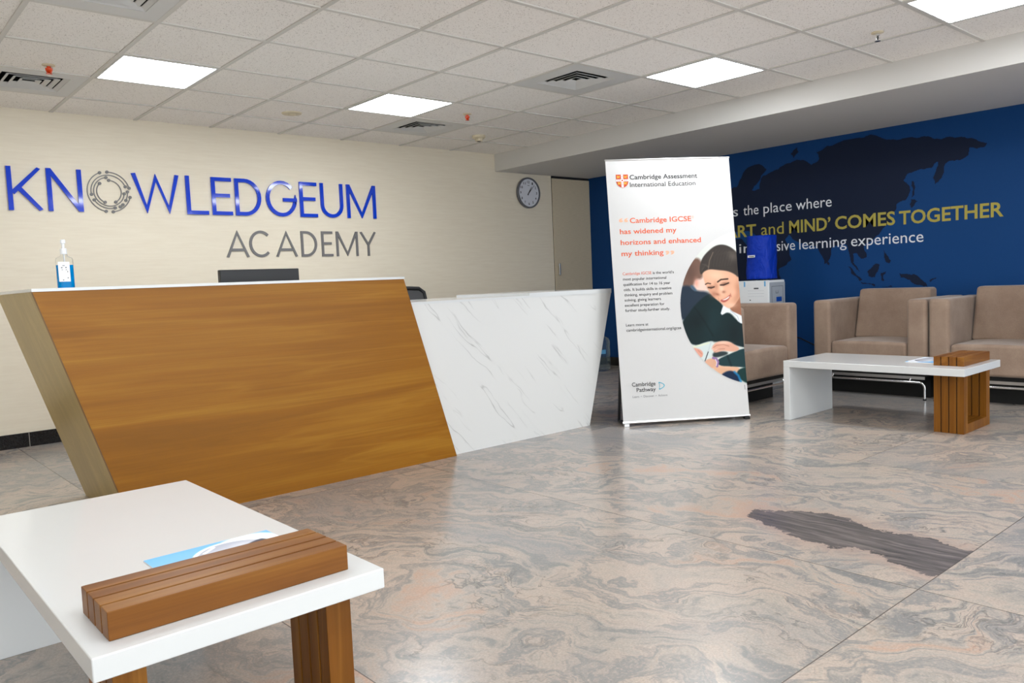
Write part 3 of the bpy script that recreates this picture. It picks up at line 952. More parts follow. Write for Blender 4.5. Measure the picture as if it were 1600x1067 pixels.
obj('pump_collar', bm, M['white_plastic'], sn, smooth=True)
bm = new(); lathe(bm, [(0.0, 0.176), (0.006, 0.176), (0.006, 0.196), (0.010, 0.198), (0.010, 0.211), (0.007, 0.214), (0.0, 0.214)], 18)
tube(bm, [(0, 0, 0.205), (0.004, 0.016, 0.205), (0.008, 0.034, 0.201), (0.009, 0.040, 0.194)], 0.0042, 8)
obj('pump_head', bm, M['white_plastic'], sn, smooth=True)
bm = new(); tube(bm, [(0, 0, 0.150), (0, 0, 0.06), (0.004, 0, 0.012)], 0.003, 8)
obj('dip_tube', bm, M['white_plastic'], sn)

mo = thing('computer_monitor', 'black monitor seen from behind, rising above the desk top', 'monitor', (1.915, 4.32, 0.740))
bm = new(); box(bm, -0.232, 0.232, -0.012, 0.026, 0.115, 0.397)
obj('housing', bm, M['black_plastic'], mo, bevel=0.005)
bm = new(); box(bm, -0.222, 0.222, 0.026, 0.0275, 0.126, 0.388)
obj('screen', bm, M['rubber'], mo)
bm = new(); box(bm, -0.035, 0.035, -0.030, -0.012, 0.03, 0.26); box(bm, -0.12, 0.12, -0.10, 0.10, 0.0, 0.014)
obj('stand', bm, M['black_plastic'], mo, bevel=0.004)

oc = thing('office_chair', 'black mesh-backed office chair behind the marble counter', 'chair', (3.330, 5.02, 0), R(184))
bm = new()
path = [(-0.17, 0.50), (-0.215, 0.56), (-0.225, 0.70), (-0.224, 0.90), (-0.215, 0.955), (-0.17, 0.985), (0, 0.994), (0.17, 0.985), (0.215, 0.955), (0.224, 0.90), (0.225, 0.70), (0.215, 0.56), (0.17, 0.50)]
tube(bm, [(x, 0.02 - 0.09 * max(0.0, (z - 0.5)) , z) for x, z in path], 0.016, 10)
obj('back_frame', bm, M['black_plastic'], oc, smooth=True)
bm = new()
vv = [bm.verts.new((x, 0.02 - 0.09 * max(0.0, (z - 0.5)), z)) for x, z in path]
bm.faces.new(vv)
vv2 = [bm.verts.new((x, 0.024 - 0.09 * max(0.0, (z - 0.5)), z)) for x, z in path]
bm.faces.new(vv2[::-1])
obj('back_mesh', bm, M['mesh_grey'], oc)
bm = new(); box(bm, -0.24, 0.24, 0.0, 0.48, 0.44, 0.51)
obj('seat', bm, M['mesh_grey'], oc, bevel=0.03, seg=3)
bm = new(); lathe(bm, [(0.03, 0.10), (0.03, 0.28), (0.018, 0.28), (0.018, 0.44)], 16, (0, 0.24, 0))
obj('gas_post', bm, M['black_plastic'], oc, smooth=True)
bm = new(); box(bm, -0.03, 0.03, -0.015, 0.10, 0.43, 0.455); box(bm, -0.03, 0.03, -0.02, 0.02, 0.43, 0.53)
obj('back_bracket', bm, M['black_plastic'], oc, bevel=0.004)
for k in range(5):
    a = 2 * math.pi * k / 5 + 0.3
    bm = new()
    c, s = math.cos(a), math.sin(a)
    tube(bm, [(0, 0.24, 0.12), (0.15 * c, 0.24 + 0.15 * s, 0.10), (0.28 * c, 0.24 + 0.28 * s, 0.075)], 0.018, 8)
    lg = obj('base_leg', bm, M['black_plastic'], oc, smooth=True)
    bm = new(); lathe(bm, [(0.0, -0.018), (0.030, -0.018), (0.030, 0.018), (0.0, 0.018)], 14, (0.28 * c, 0.24 + 0.28 * s, 0.031), 'x')
    obj('castor', bm, M['rubber'], lg)
for s in (-1, 1):
    bm = new(); tube(bm, [(s * 0.22, 0.20, 0.455), (s * 0.285, 0.20, 0.47), (s * 0.29, 0.18, 0.66)], 0.013, 8); box(bm, s * 0.29 - 0.03, s * 0.29 + 0.03, 0.04, 0.29, 0.655, 0.68)
    obj('armrest', bm, M['black_plastic'], oc)

# ------------------------------------------------------------------ coffee tables
def coffee_table(x0, x1, y0, y1, label, bars):
    """white slab and end panel with a bundle of four teak loops through the near end; origin on the floor"""
    ZT, TH = 0.400, 0.044
    cxx, cyy = (x0 + x1) / 2, (y0 + y1) / 2
    a, b = (x1 - x0) / 2, (y1 - y0) / 2
    t = thing('coffee_table', label, 'table', (cxx, cyy, 0), 0, 'white coffee tables with teak ends')
    bm = new(); box(bm, -a, a, -b, b, ZT - TH, ZT)
    obj('table_top', bm, M['white_solid'], t, bevel=0.003)
    bm = new(); box(bm, -a, a, b - TH, b, 0.0, ZT - TH)
    obj('end_panel', bm, M['white_solid'], t, bevel=0.002)
    bx0, bx1, by0, by1 = [v - c for v, c in zip(bars, (cxx, cxx, cyy, cyy))]
    gap = 0.0055
    wbar = (by1 - by0 - 3 * gap) / 4
    for k in range(4):
        ya = by0 + k * (wbar + gap); yb = ya + wbar
        bm = new()
        pw = 0.058
        box(bm, bx0, bx1, ya, yb, ZT + 0.0004, ZT + 0.054)                     # bar showing above the top
        loop = obj('teak_loop', bm, M['slat_x'], t, bevel=0.0015)
        bm = new()
        box(bm, bx0, bx0 + pw, ya, yb, 0.0, ZT - TH)                           # two posts
        box(bm, bx1 - pw, bx1, ya, yb, 0.0, ZT - TH)
        box(bm, bx0 + pw, bx1 - pw, ya, yb, 0.0, 0.055)                        # floor rail
        obj('loop_posts', bm, M['slat_z'], loop, bevel=0.0015)
    bm = new()
    for k in range(3):
        ya = by0 + (k + 1) * wbar + k * gap
        box(bm, bx0 + 0.004, bx1 - 0.004, ya, ya + gap, ZT + 0.0004, ZT + 0.034)
        box(bm, bx0 + 0.006, bx0 + 0.052, ya, ya + gap, 0.0, ZT - TH)
        box(bm, bx1 - 0.052, bx1 - 0.006, ya, ya + gap, 0.0, ZT - TH)
    obj('spacer', bm, M['slat_gap'], t)
    return t
coffee_table(0.305, 0.880, 1.456, 2.662, 'large white coffee table with teak bars at lower left, nearest the camera', (0.346, 0.822, 1.506, 1.685))
coffee_table(4.872, 5.458, 1.690, 2.812, 'white coffee table with teak bars in front of the taupe armchairs', (5.000, 5.420, 1.737, 1.905))

# ------------------------------------------------------------------ printed pictures painted on fine grids
def poly_mask(px, py, poly, soft=2.0):
    poly = np.array(poly, float)
    a = poly; b = np.roll(poly, -1, 0)
    inside = np.zeros(px.shape, bool)
    dist = np.full(px.shape, 1e9)
    for (x0, y0), (x1, y1) in zip(a, b):
        cond = ((y0 > py) != (y1 > py))
        with np.errstate(divide='ignore', invalid='ignore'):
            xi = (x1 - x0) * (py - y0) / (y1 - y0 if y1 != y0 else 1e-9) + x0
        inside ^= cond & (px < xi)
        dx, dy = x1 - x0, y1 - y0
        tt = np.clip(((px - x0) * dx + (py - y0) * dy) / (dx * dx + dy * dy + 1e-9), 0, 1)
        dist = np.minimum(dist, np.hypot(px - x0 - tt * dx, py - y0 - tt * dy))
    sd = np.where(inside, dist, -dist)
    return np.clip(sd / soft * 0.5 + 0.5, 0, 1)

def smooth_poly(pts, it=2):
    for _ in range(it):
        out = []
        for k, a in enumerate(pts):
            b = pts[(k + 1) % len(pts)]
            out.append((a[0] * 0.75 + b[0] * 0.25, a[1] * 0.75 + b[1] * 0.25))
            out.append((a[0] * 0.25 + b[0] * 0.75, a[1] * 0.25 + b[1] * 0.75))
        pts = out
    return pts

class Canvas:
    def __init__(self, px, py, bg):
        self.x, self.y = px, py
        self.c = np.ones(px.shape + (3,)) * np.array(bg, float)
    def fill(self, poly, col, soft=3.0, sm=2, op=1.0):
        m = poly_mask(self.x, self.y, smooth_poly(poly, sm) if sm else poly, soft)[..., None] * op
        self.c = self.c * (1 - m) + np.array(col, float) * m
        return m
    def blob(self, cx, cy, rx, ry, col, op=0.6, ang=0.0, p=1.0):
        dx, dy = self.x - cx, self.y - cy
        ca, sa = math.cos(R(ang)), math.sin(R(ang))
        u, v = (dx * ca + dy * sa) / rx, (-dx * sa + dy * ca) / ry
        m = np.exp(-(u * u + v * v) ** p)[..., None] * op
        self.c = self.c * (1 - m) + np.array(col, float) * m
    def line(self, pts, w, col, soft=2.0, op=1.0):
        d = np.full(self.x.shape, 1e9)
        for (x0, y0), (x1, y1) in zip(pts, pts[1:]):
            dx, dy = x1 - x0, y1 - y0
            tt = np.clip(((self.x - x0) * dx + (self.y - y0) * dy) / (dx * dx + dy * dy + 1e-9), 0, 1)
            d = np.minimum(d, np.hypot(self.x - x0 - tt * dx, self.y - y0 - tt * dy))
        m = np.clip((w / 2 - d) / soft + 0.5, 0, 1)[..., None] * op
        self.c = self.c * (1 - m) + np.array(col, float) * m

def print_grid(name, C_, P3, keep, parent):
    """P3: (ny,nx,3) positions, C_: colours 0..255, keep: (ny,nx) bool"""
    ny, nx = keep.shape
    idx = np.full(keep.shape, -1)
    idx[keep] = np.arange(keep.sum())
    V = P3[keep]
    q = keep[:-1, :-1] & keep[1:, :-1] & keep[1:, 1:] & keep[:-1, 1:]
    F_ = np.stack([idx[1:, :-1][q], idx[1:, 1:][q], idx[:-1, 1:][q], idx[:-1, :-1][q]], 1)
    me = bpy.data.meshes.new(name)
    me.from_pydata(V.tolist(), [], F_.tolist())
    srgb = np.clip(C_[keep] / 255.0, 0, 1)
    lin = np.where(srgb <= 0.04045, srgb / 12.92, ((srgb + 0.055) / 1.055) ** 2.4)
    at = me.color_attributes.new('print', 'FLOAT_COLOR', 'POINT')
    at.data.foreach_set('color', np.concatenate([lin, np.ones((len(lin), 1))], 1).astype(np.float32).ravel())
    me.materials.append(M['photo_print'])
    o = bpy.data.objects.new(name, me)
    COL.objects.link(o)
    o.parent = parent
    return o

# brochures: sky-blue cover with a ringed picture
def brochure(x0, y0, w_, h_, rz, label, tw=0.003):
    t = thing('brochure', label, 'brochure', (x0, y0, 0.4004), rz, 'brochures on the coffee tables')
    bm = new(); box(bm, 0, w_, 0, h_, 0, tw)
    obj('pages', bm, M['paper'], t)
    ny, nx = 110, 150
    gx_, gy_ = np.meshgrid(np.linspace(0, 1, nx), np.linspace(1, 0, ny))
    px, py = gx_ * 300, (1 - gy_) * 200
    c = Canvas(px, py, (238, 241, 246))
    c.c = c.c * 0 + (np.array([120, 186, 238])[None, None] * (1 - (py / 320)[..., None]) + np.array([176, 216, 246])[None, None] * (py / 320)[..., None])
    c.fill([(150, -5), (310, -5), (310, 205), (190, 205)], (238, 241, 247), 6, 2)
    circ = arc(178, 118, 104, 0, 2 * math.pi, 40)
    c.fill(circ, (250, 251, 253), 2, 0)
    inner = arc(180, 118, 95, 0, 2 * math.pi, 40)
    keepc = c.c.copy()
    c.fill(inner, (176, 180, 194), 2, 0)
    c.blob(150, 95, 45, 30, (226, 228, 234), 0.9)
    c.blob(115, 130, 22, 30, (120, 124, 146), 0.8)
    c.blob(210, 60, 40, 18, (214, 216, 224), 0.8)
    c.fill([(200, 96), (222, 66), (262, 52), (292, 66), (276, 80), (236, 88)], (66, 70, 86), 3)
    c.fill([(214, 100), (236, 82), (268, 82), (256, 104), (230, 112)], (224, 214, 214), 4)
    c.line([(118, 60), (150, 34)], 9, (250, 250, 252), 2)
    m = poly_mask(px, py, circ, 2)[..., None]
    c.c = np.where(m > 0.5, c.c, keepc)
    for k in range(4):
        c.blob(50 + k * 17, 128 - k * 6, 5, 5, (245, 248, 252), 0.9)
    P3 = np.stack([gx_ * w_, gy_ * h_, np.full_like(gx_, tw + 0.0004)], -1)
    print_grid('cover_print', c.c, P3, np.ones(gx_.shape, bool), t)
    return t
brochure(0.524, 1.702, 0.296, 0.205, R(0.5), 'sky-blue brochure tucked against the teak bar of the nearest coffee table')
brochure(5.40, 1.922, 0.19, 0.305, R(90), 'blue and white brochure beside the teak bar of the far coffee table')

# ------------------------------------------------------------------ standing banner
BW, BH, TILT = 0.885, 1.815, R(8.46)
bn = thing('standing_banner', 'tall white exam-board banner leaning back, standing beside the marble desk', 'banner', (4.040, 3.515, 0.0), R(-34.72))
def B(u, v, d=0.0):
    """u along the width, v up the leaning film, d towards the viewer"""
    z = 0.02 + v * math.cos(TILT) + d * math.sin(TILT)
    y = v * math.sin(TILT) - d * math.cos(TILT)
    return (u, y, z)
bm = new()
hexa(bm, [B(0, 0.0, 0), B(BW, 0.0, 0), B(BW, 0.0, -0.006), B(0, 0.0, -0.006), B(0, BH, 0), B(BW, BH, 0), B(BW, BH, -0.006), B(0, BH, -0.006)])
panel = obj('banner_film', bm, M['banner_white'], bn)
bm = new(); tube(bm, [B(-0.004, BH - 0.003, -0.004), B(BW + 0.004, BH - 0.003, -0.004)], 0.007, 10)
obj('top_rail', bm, M['alu'], bn)
bm = new(); tube(bm, [B(-0.004, 0.006, -0.002), B(BW + 0.004, 0.006, -0.002)], 0.009, 10)
obj('bottom_rail', bm, M['alu'], bn)
for u in (0.02, BW - 0.02):
    bm = new(); box(bm, u - 0.018, u + 0.018, -0.014, 0.02, 0.0, 0.018)
    obj('foot', bm, M['alu'] if u < 0.4 else M['rubber'], bn, bevel=0.002)
for u in (0.012, BW - 0.012):
    bm = new(); tube(bm, [B(u, 0.42, -0.014), (u, 0.17, 0.012)], 0.010, 8); tube(bm, [(u, 0.175, 0.010), (u, 0.02, 0.010)], 0.009, 8)
    obj('rear_strut', bm, M['black_plastic'], bn)
bm = new(); tube(bm, [(0.012, 0.165, 0.010), (BW - 0.012, 0.165, 0.010)], 0.007, 8)
obj('rear_crossbar', bm, M['black_plastic'], bn)
pl = lambda u, v: B(u, v, 0.0012)
def ink(lines, m, name='lettering'):
    for body, u0, v0, u1, v1, cap, bold in lines:
        bm = new()
        lay_text(bm, body, u0, u1, (v0 + v1) / 2, cap, pl, bold)
        flat_obj(name, bm, m, bn)
ink([('Cambridge Assessment', 0.1627, 1.6732, 0.6466, 1.6732, 0.0315, 0.016), ('International Education', 0.1619, 1.6204, 0.6295, 1.6204, 0.0315, 0.006)], M['ink_black'])
ink([('Cambridge IGCSE', 0.143, 1.368, 0.5795, 1.3688, 0.0345, 0.012), ('has widened my', 0.0678, 1.293, 0.4683, 1.2941, 0.0345, 0.012),
     ('horizons and enhanced', 0.0679, 1.217, 0.6372, 1.2181, 0.0345, 0.012), ('my thinking', 0.0677, 1.140, 0.3642, 1.1407, 0.0345, 0.012)], M['ink_orange'])
ink([('\u201c', 0.066, 1.3345, 0.130, 1.3345, 0.066, 0.02), ('\u201d', 0.378, 1.0975, 0.441, 1.0975, 0.066, 0.02), ('\u00ae', 0.5835, 1.386, 0.600, 1.386, 0.018, 0.0)], M['ink_peach'])
ink([('Cambridge IGCSE', 0.0661, 1.0093, 0.2683, 1.0089, 0.0185, 0.0)], M['ink_orange'])
ink([("is the world\u2019s", 0.2773, 1.0086, 0.4266, 1.008, 0.0185, 0.006), ('most popular international', 0.0657, 0.972, 0.3711, 0.972, 0.0185, 0.006),
     ('qualification for 14 to 16 year', 0.0651, 0.935, 0.3967, 0.935, 0.0185, 0.006), ('olds. It builds skills in creative', 0.0661, 0.899, 0.4012, 0.899, 0.0185, 0.006),
     ('thinking, enquiry and problem', 0.0674, 0.8625, 0.4057, 0.8625, 0.0185, 0.006), ('solving, giving learners', 0.067, 0.8275, 0.322, 0.8275, 0.0185, 0.006),
     ('excellent preparation for', 0.0661, 0.7915, 0.3432, 0.7915, 0.0185, 0.006), ('further study.further study.', 0.0667, 0.756, 0.3811, 0.756, 0.0185, 0.006),
     ('Learn more at', 0.064, 0.6563, 0.2203, 0.6563, 0.0185, 0.006), ('cambridgeinternational.org/igcse', 0.0646, 0.6205, 0.449, 0.6205, 0.0195, 0.008)], M['ink_black'])
ink([('Cambridge', 0.0762, 0.2464, 0.2408, 0.2464, 0.0265, 0.012), ('Pathway', 0.106, 0.2087, 0.2396, 0.2087, 0.0265, 0.012)], M['ink_black'])
ink([('Learn  \u2022  Discover  \u2022  Achieve', 0.0757, 0.170, 0.3177, 0.170, 0.0145, 0.0)], M['ink_grey'])
bm = new()
for a, b in (((0.867, 0.182), (0.869, 0.213)),):
    vv = [bm.verts.new(pl(*q)) for q in ((0.8665, 0.182), (0.8695, 0.182), (0.8695, 0.214), (0.8665, 0.214))]
    bm.faces.new(vv)
flat_obj('imprint_line', bm, M['ink_black'], bn)
# teal rounded play-triangle outline
bm = new()
tri = [(0.2585, 0.2735), (0.2700, 0.2420), (0.2585, 0.2095), (0.3165, 0.2435)]
pts = smooth_poly(tri, 2)
k = len(pts)
cen = (0.280, 0.2425)
o_ = [bm.verts.new(pl(cen[0] + (x - cen[0]) * 1.06, cen[1] + (y - cen[1]) * 1.06)) for x, y in pts]
i_ = [bm.verts.new(pl(cen[0] + (x - cen[0]) * 0.80, cen[1] + (y - cen[1]) * 0.80)) for x, y in pts]
for a in range(k):
    b = (a + 1) % k
    bm.faces.new((o_[a], i_[a], i_[b], o_[b]))
flat_obj('triangle_emblem', bm, M['ink_teal'], bn)
# shield: red field, white cross, small gold lions as bars
sh = [(0.0667, 1.7095), (0.152, 1.7095), (0.152, 1.655), (0.147, 1.640), (0.136, 1.627), (0.1095, 1.613), (0.083, 1.627), (0.072, 1.640), (0.0667, 1.655)]
bm = new(); bm.faces.new([bm.verts.new(pl(*q)) for q in sh][::-1])
sh_o = flat_obj('shield_emblem', bm, M['ink_red'], bn)
bm = new()
pl2 = lambda u, v: B(u, v, 0.0018)
for r_ in ((0.102, 0.117, 1.617, 1.7085), (0.0675, 0.1515, 1.661, 1.675)):
    bm.faces.new([bm.verts.new(pl2(*q)) for q in ((r_[0], r_[2]), (r_[1], r_[2]), (r_[1], r_[3]), (r_[0], r_[3]))])
flat_obj('shield_cross', bm, M['print_white'], sh_o)
beast = [(0.000, 0.000), (0.005, 0.000), (0.005, 0.005), (0.012, 0.005), (0.012, 0.000), (0.017, 0.000), (0.0165, 0.009), (0.021, 0.013), (0.020, 0.018), (0.015, 0.019), (0.013, 0.013), (0.004, 0.012), (0.003, 0.019), (0.000, 0.019), (-0.001, 0.010)]
for u, v in ((0.074, 1.683), (0.124, 1.683), (0.079, 1.638), (0.121, 1.638)):
    bm = new()
    bm.faces.new([bm.verts.new(pl2(u + a, v + b)) for a, b in beast])
    bmesh.ops.triangulate(bm, faces=bm.faces[:])
    flat_obj('shield_figure', bm, M['ink_gold'], sh_o)
pl3 = lambda u, v: B(u, v, 0.0023)
for u, v, r_ in ((0.1095, 1.668, 0.0062), (0.1095, 1.697, 0.0032), (0.1095, 1.684, 0.0032), (0.1095, 1.650, 0.0032), (0.1095, 1.637, 0.0032), (0.080, 1.668, 0.0032), (0.092, 1.668, 0.0032), (0.128, 1.668, 0.0032), (0.140, 1.668, 0.0032)):
    bm = new()
    bm.faces.new([bm.verts.new(pl3(u + r_ * math.cos(q), v + r_ * math.sin(q))) for q in [2 * math.pi * k / 10 for k in range(10)]])
    flat_obj('shield_spot', bm, M['ink_red'], sh_o)

# the printed photograph: a smiling pupil in a dark jumper writing at a table
ny, nx = 380, 182
U0, U1, V0, V1 = 0.455, BW, 0.20, 1.30
gu, gv = np.meshgrid(np.linspace(U0, U1, nx), np.linspace(V1, V0, ny))
# artwork units: 622 wide, 1067 high
_src = np.array([(0.391, 1.3116), (1.0331, 1.2957), (0.9447, 0.2234), (0.3095, 0.2519)])
_dst = np.array([(0, 0), (622, 0), (622, 1067), (0, 1067)], float)
A_ = []
for (x, y), (u, v) in zip(_src, _dst):
    A_.append([x, y, 1, 0, 0, 0, -u * x, -u * y, -u]); A_.append([0, 0, 0, x, y, 1, -v * x, -v * y, -v])
Hm = np.linalg.svd(np.array(A_))[2][-1].reshape(3, 3)
q3 = np.stack([gu, gv, np.ones_like(gu)], -1) @ Hm.T
ax_, ay_ = q3[..., 0] / q3[..., 2], q3[..., 1] / q3[..., 2]
c = Canvas(ax_, ay_, (214, 217, 211))
c.blob(470, 60, 140, 90, (226, 229, 224), 0.8)
# pupil behind, out of focus
c.fill([(212, 335), (285, 320), (296, 430), (230, 440), (200, 400)], (238, 200, 186), 14)
c.fill([(200, 195), (245, 205), (268, 300), (252, 345), (212, 345), (190, 400), (150, 415), (115, 395), (115, 330), (150, 250)], (112, 84, 72), 10)
c.blob(170, 300, 40, 60, (88, 64, 56), 0.6)
c.blob(213, 372, 16, 30, (226, 160, 138), 0.9)
c.fill([(90, 395), (165, 385), (205, 425), (300, 432), (330, 470), (230, 560), (110, 660), (80, 500)], (34, 47, 62), 10)
c.fill([(165, 388), (190, 385), (220, 425), (200, 430)], (70, 92, 112), 6)
# dark jumper
c.fill([(105, 655), (150, 600), (205, 520), (300, 440), (350, 470), (410, 540), (380, 602), (440, 570), (500, 640), (548, 660), (575, 830), (480, 805), (420, 772), (350, 785), (310, 772), (190, 815), (140, 735)], (12, 33, 36), 5)
c.blob(330, 640, 60, 150, (24, 52, 56), 0.5, 15)
c.blob(210, 640, 70, 60, (6, 20, 24), 0.6, -30)
c.blob(480, 720, 40, 70, (6, 18, 22), 0.5)
c.line([(205, 545), (270, 640), (330, 740)], 10, (5, 18, 22), 12, 0.5)
# neck, then white collar
c.fill([(440, 540), (500, 480), (530, 430), (560, 430), (560, 640), (500, 600), (462, 575)], (150, 100, 76), 4)
c.fill([(400, 528), (414, 534), (452, 566), (505, 590), (560, 620), (560, 664), (508, 650), (486, 608), (440, 568), (377, 604)], (226, 230, 234), 3, 1)
c.line([(452, 568), (500, 606), (512, 645)], 5, (168, 176, 186), 4, 0.8)
# face
c.fill([(252, 290), (300, 272), (420, 280), (500, 318), (525, 345), (532, 420), (520, 470), (480, 530), (448, 552), (412, 538), (372, 502), (335, 474), (300, 430), (270, 368)], (224, 170, 140), 4)
c.blob(350, 320, 70, 36, (240, 194, 164), 0.85, 8)
c.blob(505, 430, 28, 80, (176, 118, 90), 0.75, 10)
c.blob(470, 440, 32, 32, (236, 178, 150), 0.7)
c.blob(335, 450, 24, 22, (176, 116, 92), 0.8, 30)
c.blob(452, 528, 34, 16, (238, 190, 164), 0.8)
c.blob(310, 420, 20, 24, (206, 148, 120), 0.6)
c.blob(388, 410, 15, 40, (242, 198, 170), 0.9, -14)
c.blob(404, 436, 12, 9, (150, 90, 70), 0.75)
c.blob(360, 452, 15, 8, (158, 96, 76), 0.8, 20)
c.blob(350, 395, 14, 30, (188, 130, 104), 0.6, -10)
# brows, lowered lids
c.line([(277, 382), (292, 374), (312, 378)], 8, (58, 40, 34), 4, 0.9)
c.line([(362, 366), (385, 350), (432, 346)], 10, (52, 36, 30), 5, 0.95)
c.blob(318, 402, 22, 9, (120, 78, 62), 0.8, -4)
c.line([(296, 404), (318, 408), (338, 400)], 8, (40, 26, 24), 4, 0.95)
c.blob(410, 380, 28, 11, (128, 84, 66), 0.8, -10)
c.line([(382, 388), (404, 388), (438, 374)], 9, (40, 26, 24), 4, 0.95)
# smile
c.fill([(378, 492), (416, 482), (452, 450), (452, 466), (438, 492), (410, 510), (388, 505)], (176, 88, 80), 4)
c.fill([(390, 492), (418, 484), (446, 462), (440, 478), (414, 494)], (246, 240, 234), 3)
c.line([(450, 446), (458, 470)], 5, (168, 108, 84), 5, 0.6)
c.line([(366, 478), (374, 500)], 5, (176, 116, 92), 5, 0.5)
# hair combed back from a side parting
c.fill([(240, 310), (236, 265), (250, 205), (290, 155), (345, 112), (400, 104), (455, 124), (500, 165), (530, 230), (560, 340), (505, 338), (480, 312), (430, 290), (360, 283), (305, 276), (268, 292), (252, 312)], (58, 52, 48), 4)
for k in range(9):
    x0 = 292 + k * 20
    c.line([(x0, 262 - k * 2), (x0 + 4 + k * 3, 200 - k * 6), (x0 + 36 + k * 4, 140 + k * 3)], 5, (104, 92, 84), 12, 0.16)
for k in range(5):
    c.line([(300, 262), (282 - k * 8, 240), (262 - k * 3, 275 + k * 4)], 3, (100, 88, 80), 6, 0.25)
c.line([(298, 272), (306, 215), (330, 160)], 5, (150, 128, 112), 6, 0.65)
c.blob(470, 190, 40, 30, (118, 108, 100), 0.45, 40)
c.blob(500, 260, 26, 40, (40, 34, 32), 0.5)
# table, book, left fingers
c.fill([(175, 822), (320, 768), (345, 800), (335, 862), (270, 915), (215, 870)], (206, 216, 214), 4)
c.line([(190, 818), (300, 788)], 10, (222, 226, 190), 8, 0.7)
c.fill([(330, 850), (420, 845), (440, 868), (360, 890), (325, 885)], (44, 56, 58), 6)
c.fill([(180, 818), (232, 826), (262, 852), (258, 884), (236, 890), (205, 860)], (222, 158, 138), 4)
c.line([(226, 838), (252, 864)], 4, (176, 112, 94), 4, 0.6)
# lower arm, wrist with bracelet
c.fill([(262, 918), (300, 896), (350, 896), (372, 945), (330, 968), (290, 950)], (216, 166, 138), 4)
c.fill([(320, 952), (380, 945), (430, 938), (530, 965), (505, 1015), (395, 1012), (350, 985)], (220, 172, 140), 4)
c.blob(440, 950, 60, 10, (240, 198, 170), 0.7)
c.fill([(355, 905), (430, 872), (560, 818), (600, 860), (600, 965), (470, 952), (368, 948)], (24, 54, 58), 4)
c.line([(430, 880), (455, 945)], 12, (8, 28, 32), 10, 0.7)
c.line([(330, 892), (352, 898), (364, 920), (358, 950)], 16, (146, 112, 156), 3)
c.line([(346, 902), (356, 922), (352, 946)], 5, (222, 214, 228), 3)
# writing hand: palm and four fingers closing on the pen
c.fill([(320, 812), (350, 786), (380, 776), (440, 778), (480, 802), (520, 832), (480, 852), (430, 846), (392, 842), (350, 858), (330, 846)], (222, 166, 142), 4)
c.line([(322, 828), (352, 806), (402, 800), (440, 812)], 4, (160, 98, 80), 5, 0.75)
c.line([(336, 852), (366, 832), (410, 830)], 4, (160, 98, 80), 5, 0.75)
c.blob(400, 788, 50, 9, (244, 204, 182), 0.7)
c.blob(326, 828, 9, 9, (240, 196, 178), 0.7)
c.blob(352, 838, 18, 6, (240, 196, 178), 0.6, -20)
c.line([(316, 782), (296, 846), (274, 912)], 9, (196, 204, 206), 3)
c.line([(296, 850), (274, 912)], 6, (50, 54, 58), 3)
# lower sleeves
c.fill([(505, 968), (600, 950), (600, 1080), (540, 1060), (490, 1015)], (14, 50, 48), 5)
c.fill([(380, 1012), (420, 985), (462, 980), (500, 1005), (525, 1060), (480, 1060), (430, 1040)], (12, 36, 66), 5)
c.line([(478, 990), (505, 1015), (522, 1058)], 14, (20, 122, 178), 10, 0.85)
dcirc = np.hypot(gu - 0.998, gv - 0.754) - 0.5430
al = np.clip(-dcirc / 0.0016 + 0.5, 0, 1)[..., None]
c.c = c.c * al + np.array([209, 208, 207.0]) * (1 - al)
P3 = np.stack([gu, 0.0 * gu, 0.0 * gu], -1)
P3[..., 2] = 0.02 + gv * math.cos(TILT) + 0.0012 * math.sin(TILT)
P3[..., 1] = gv * math.sin(TILT) - 0.0012 * math.cos(TILT)
print_grid('printed_photo', c.c, P3, dcirc < 0.004, bn)['label'] = 'round cropped photo of a person in a dark jumper, writing'

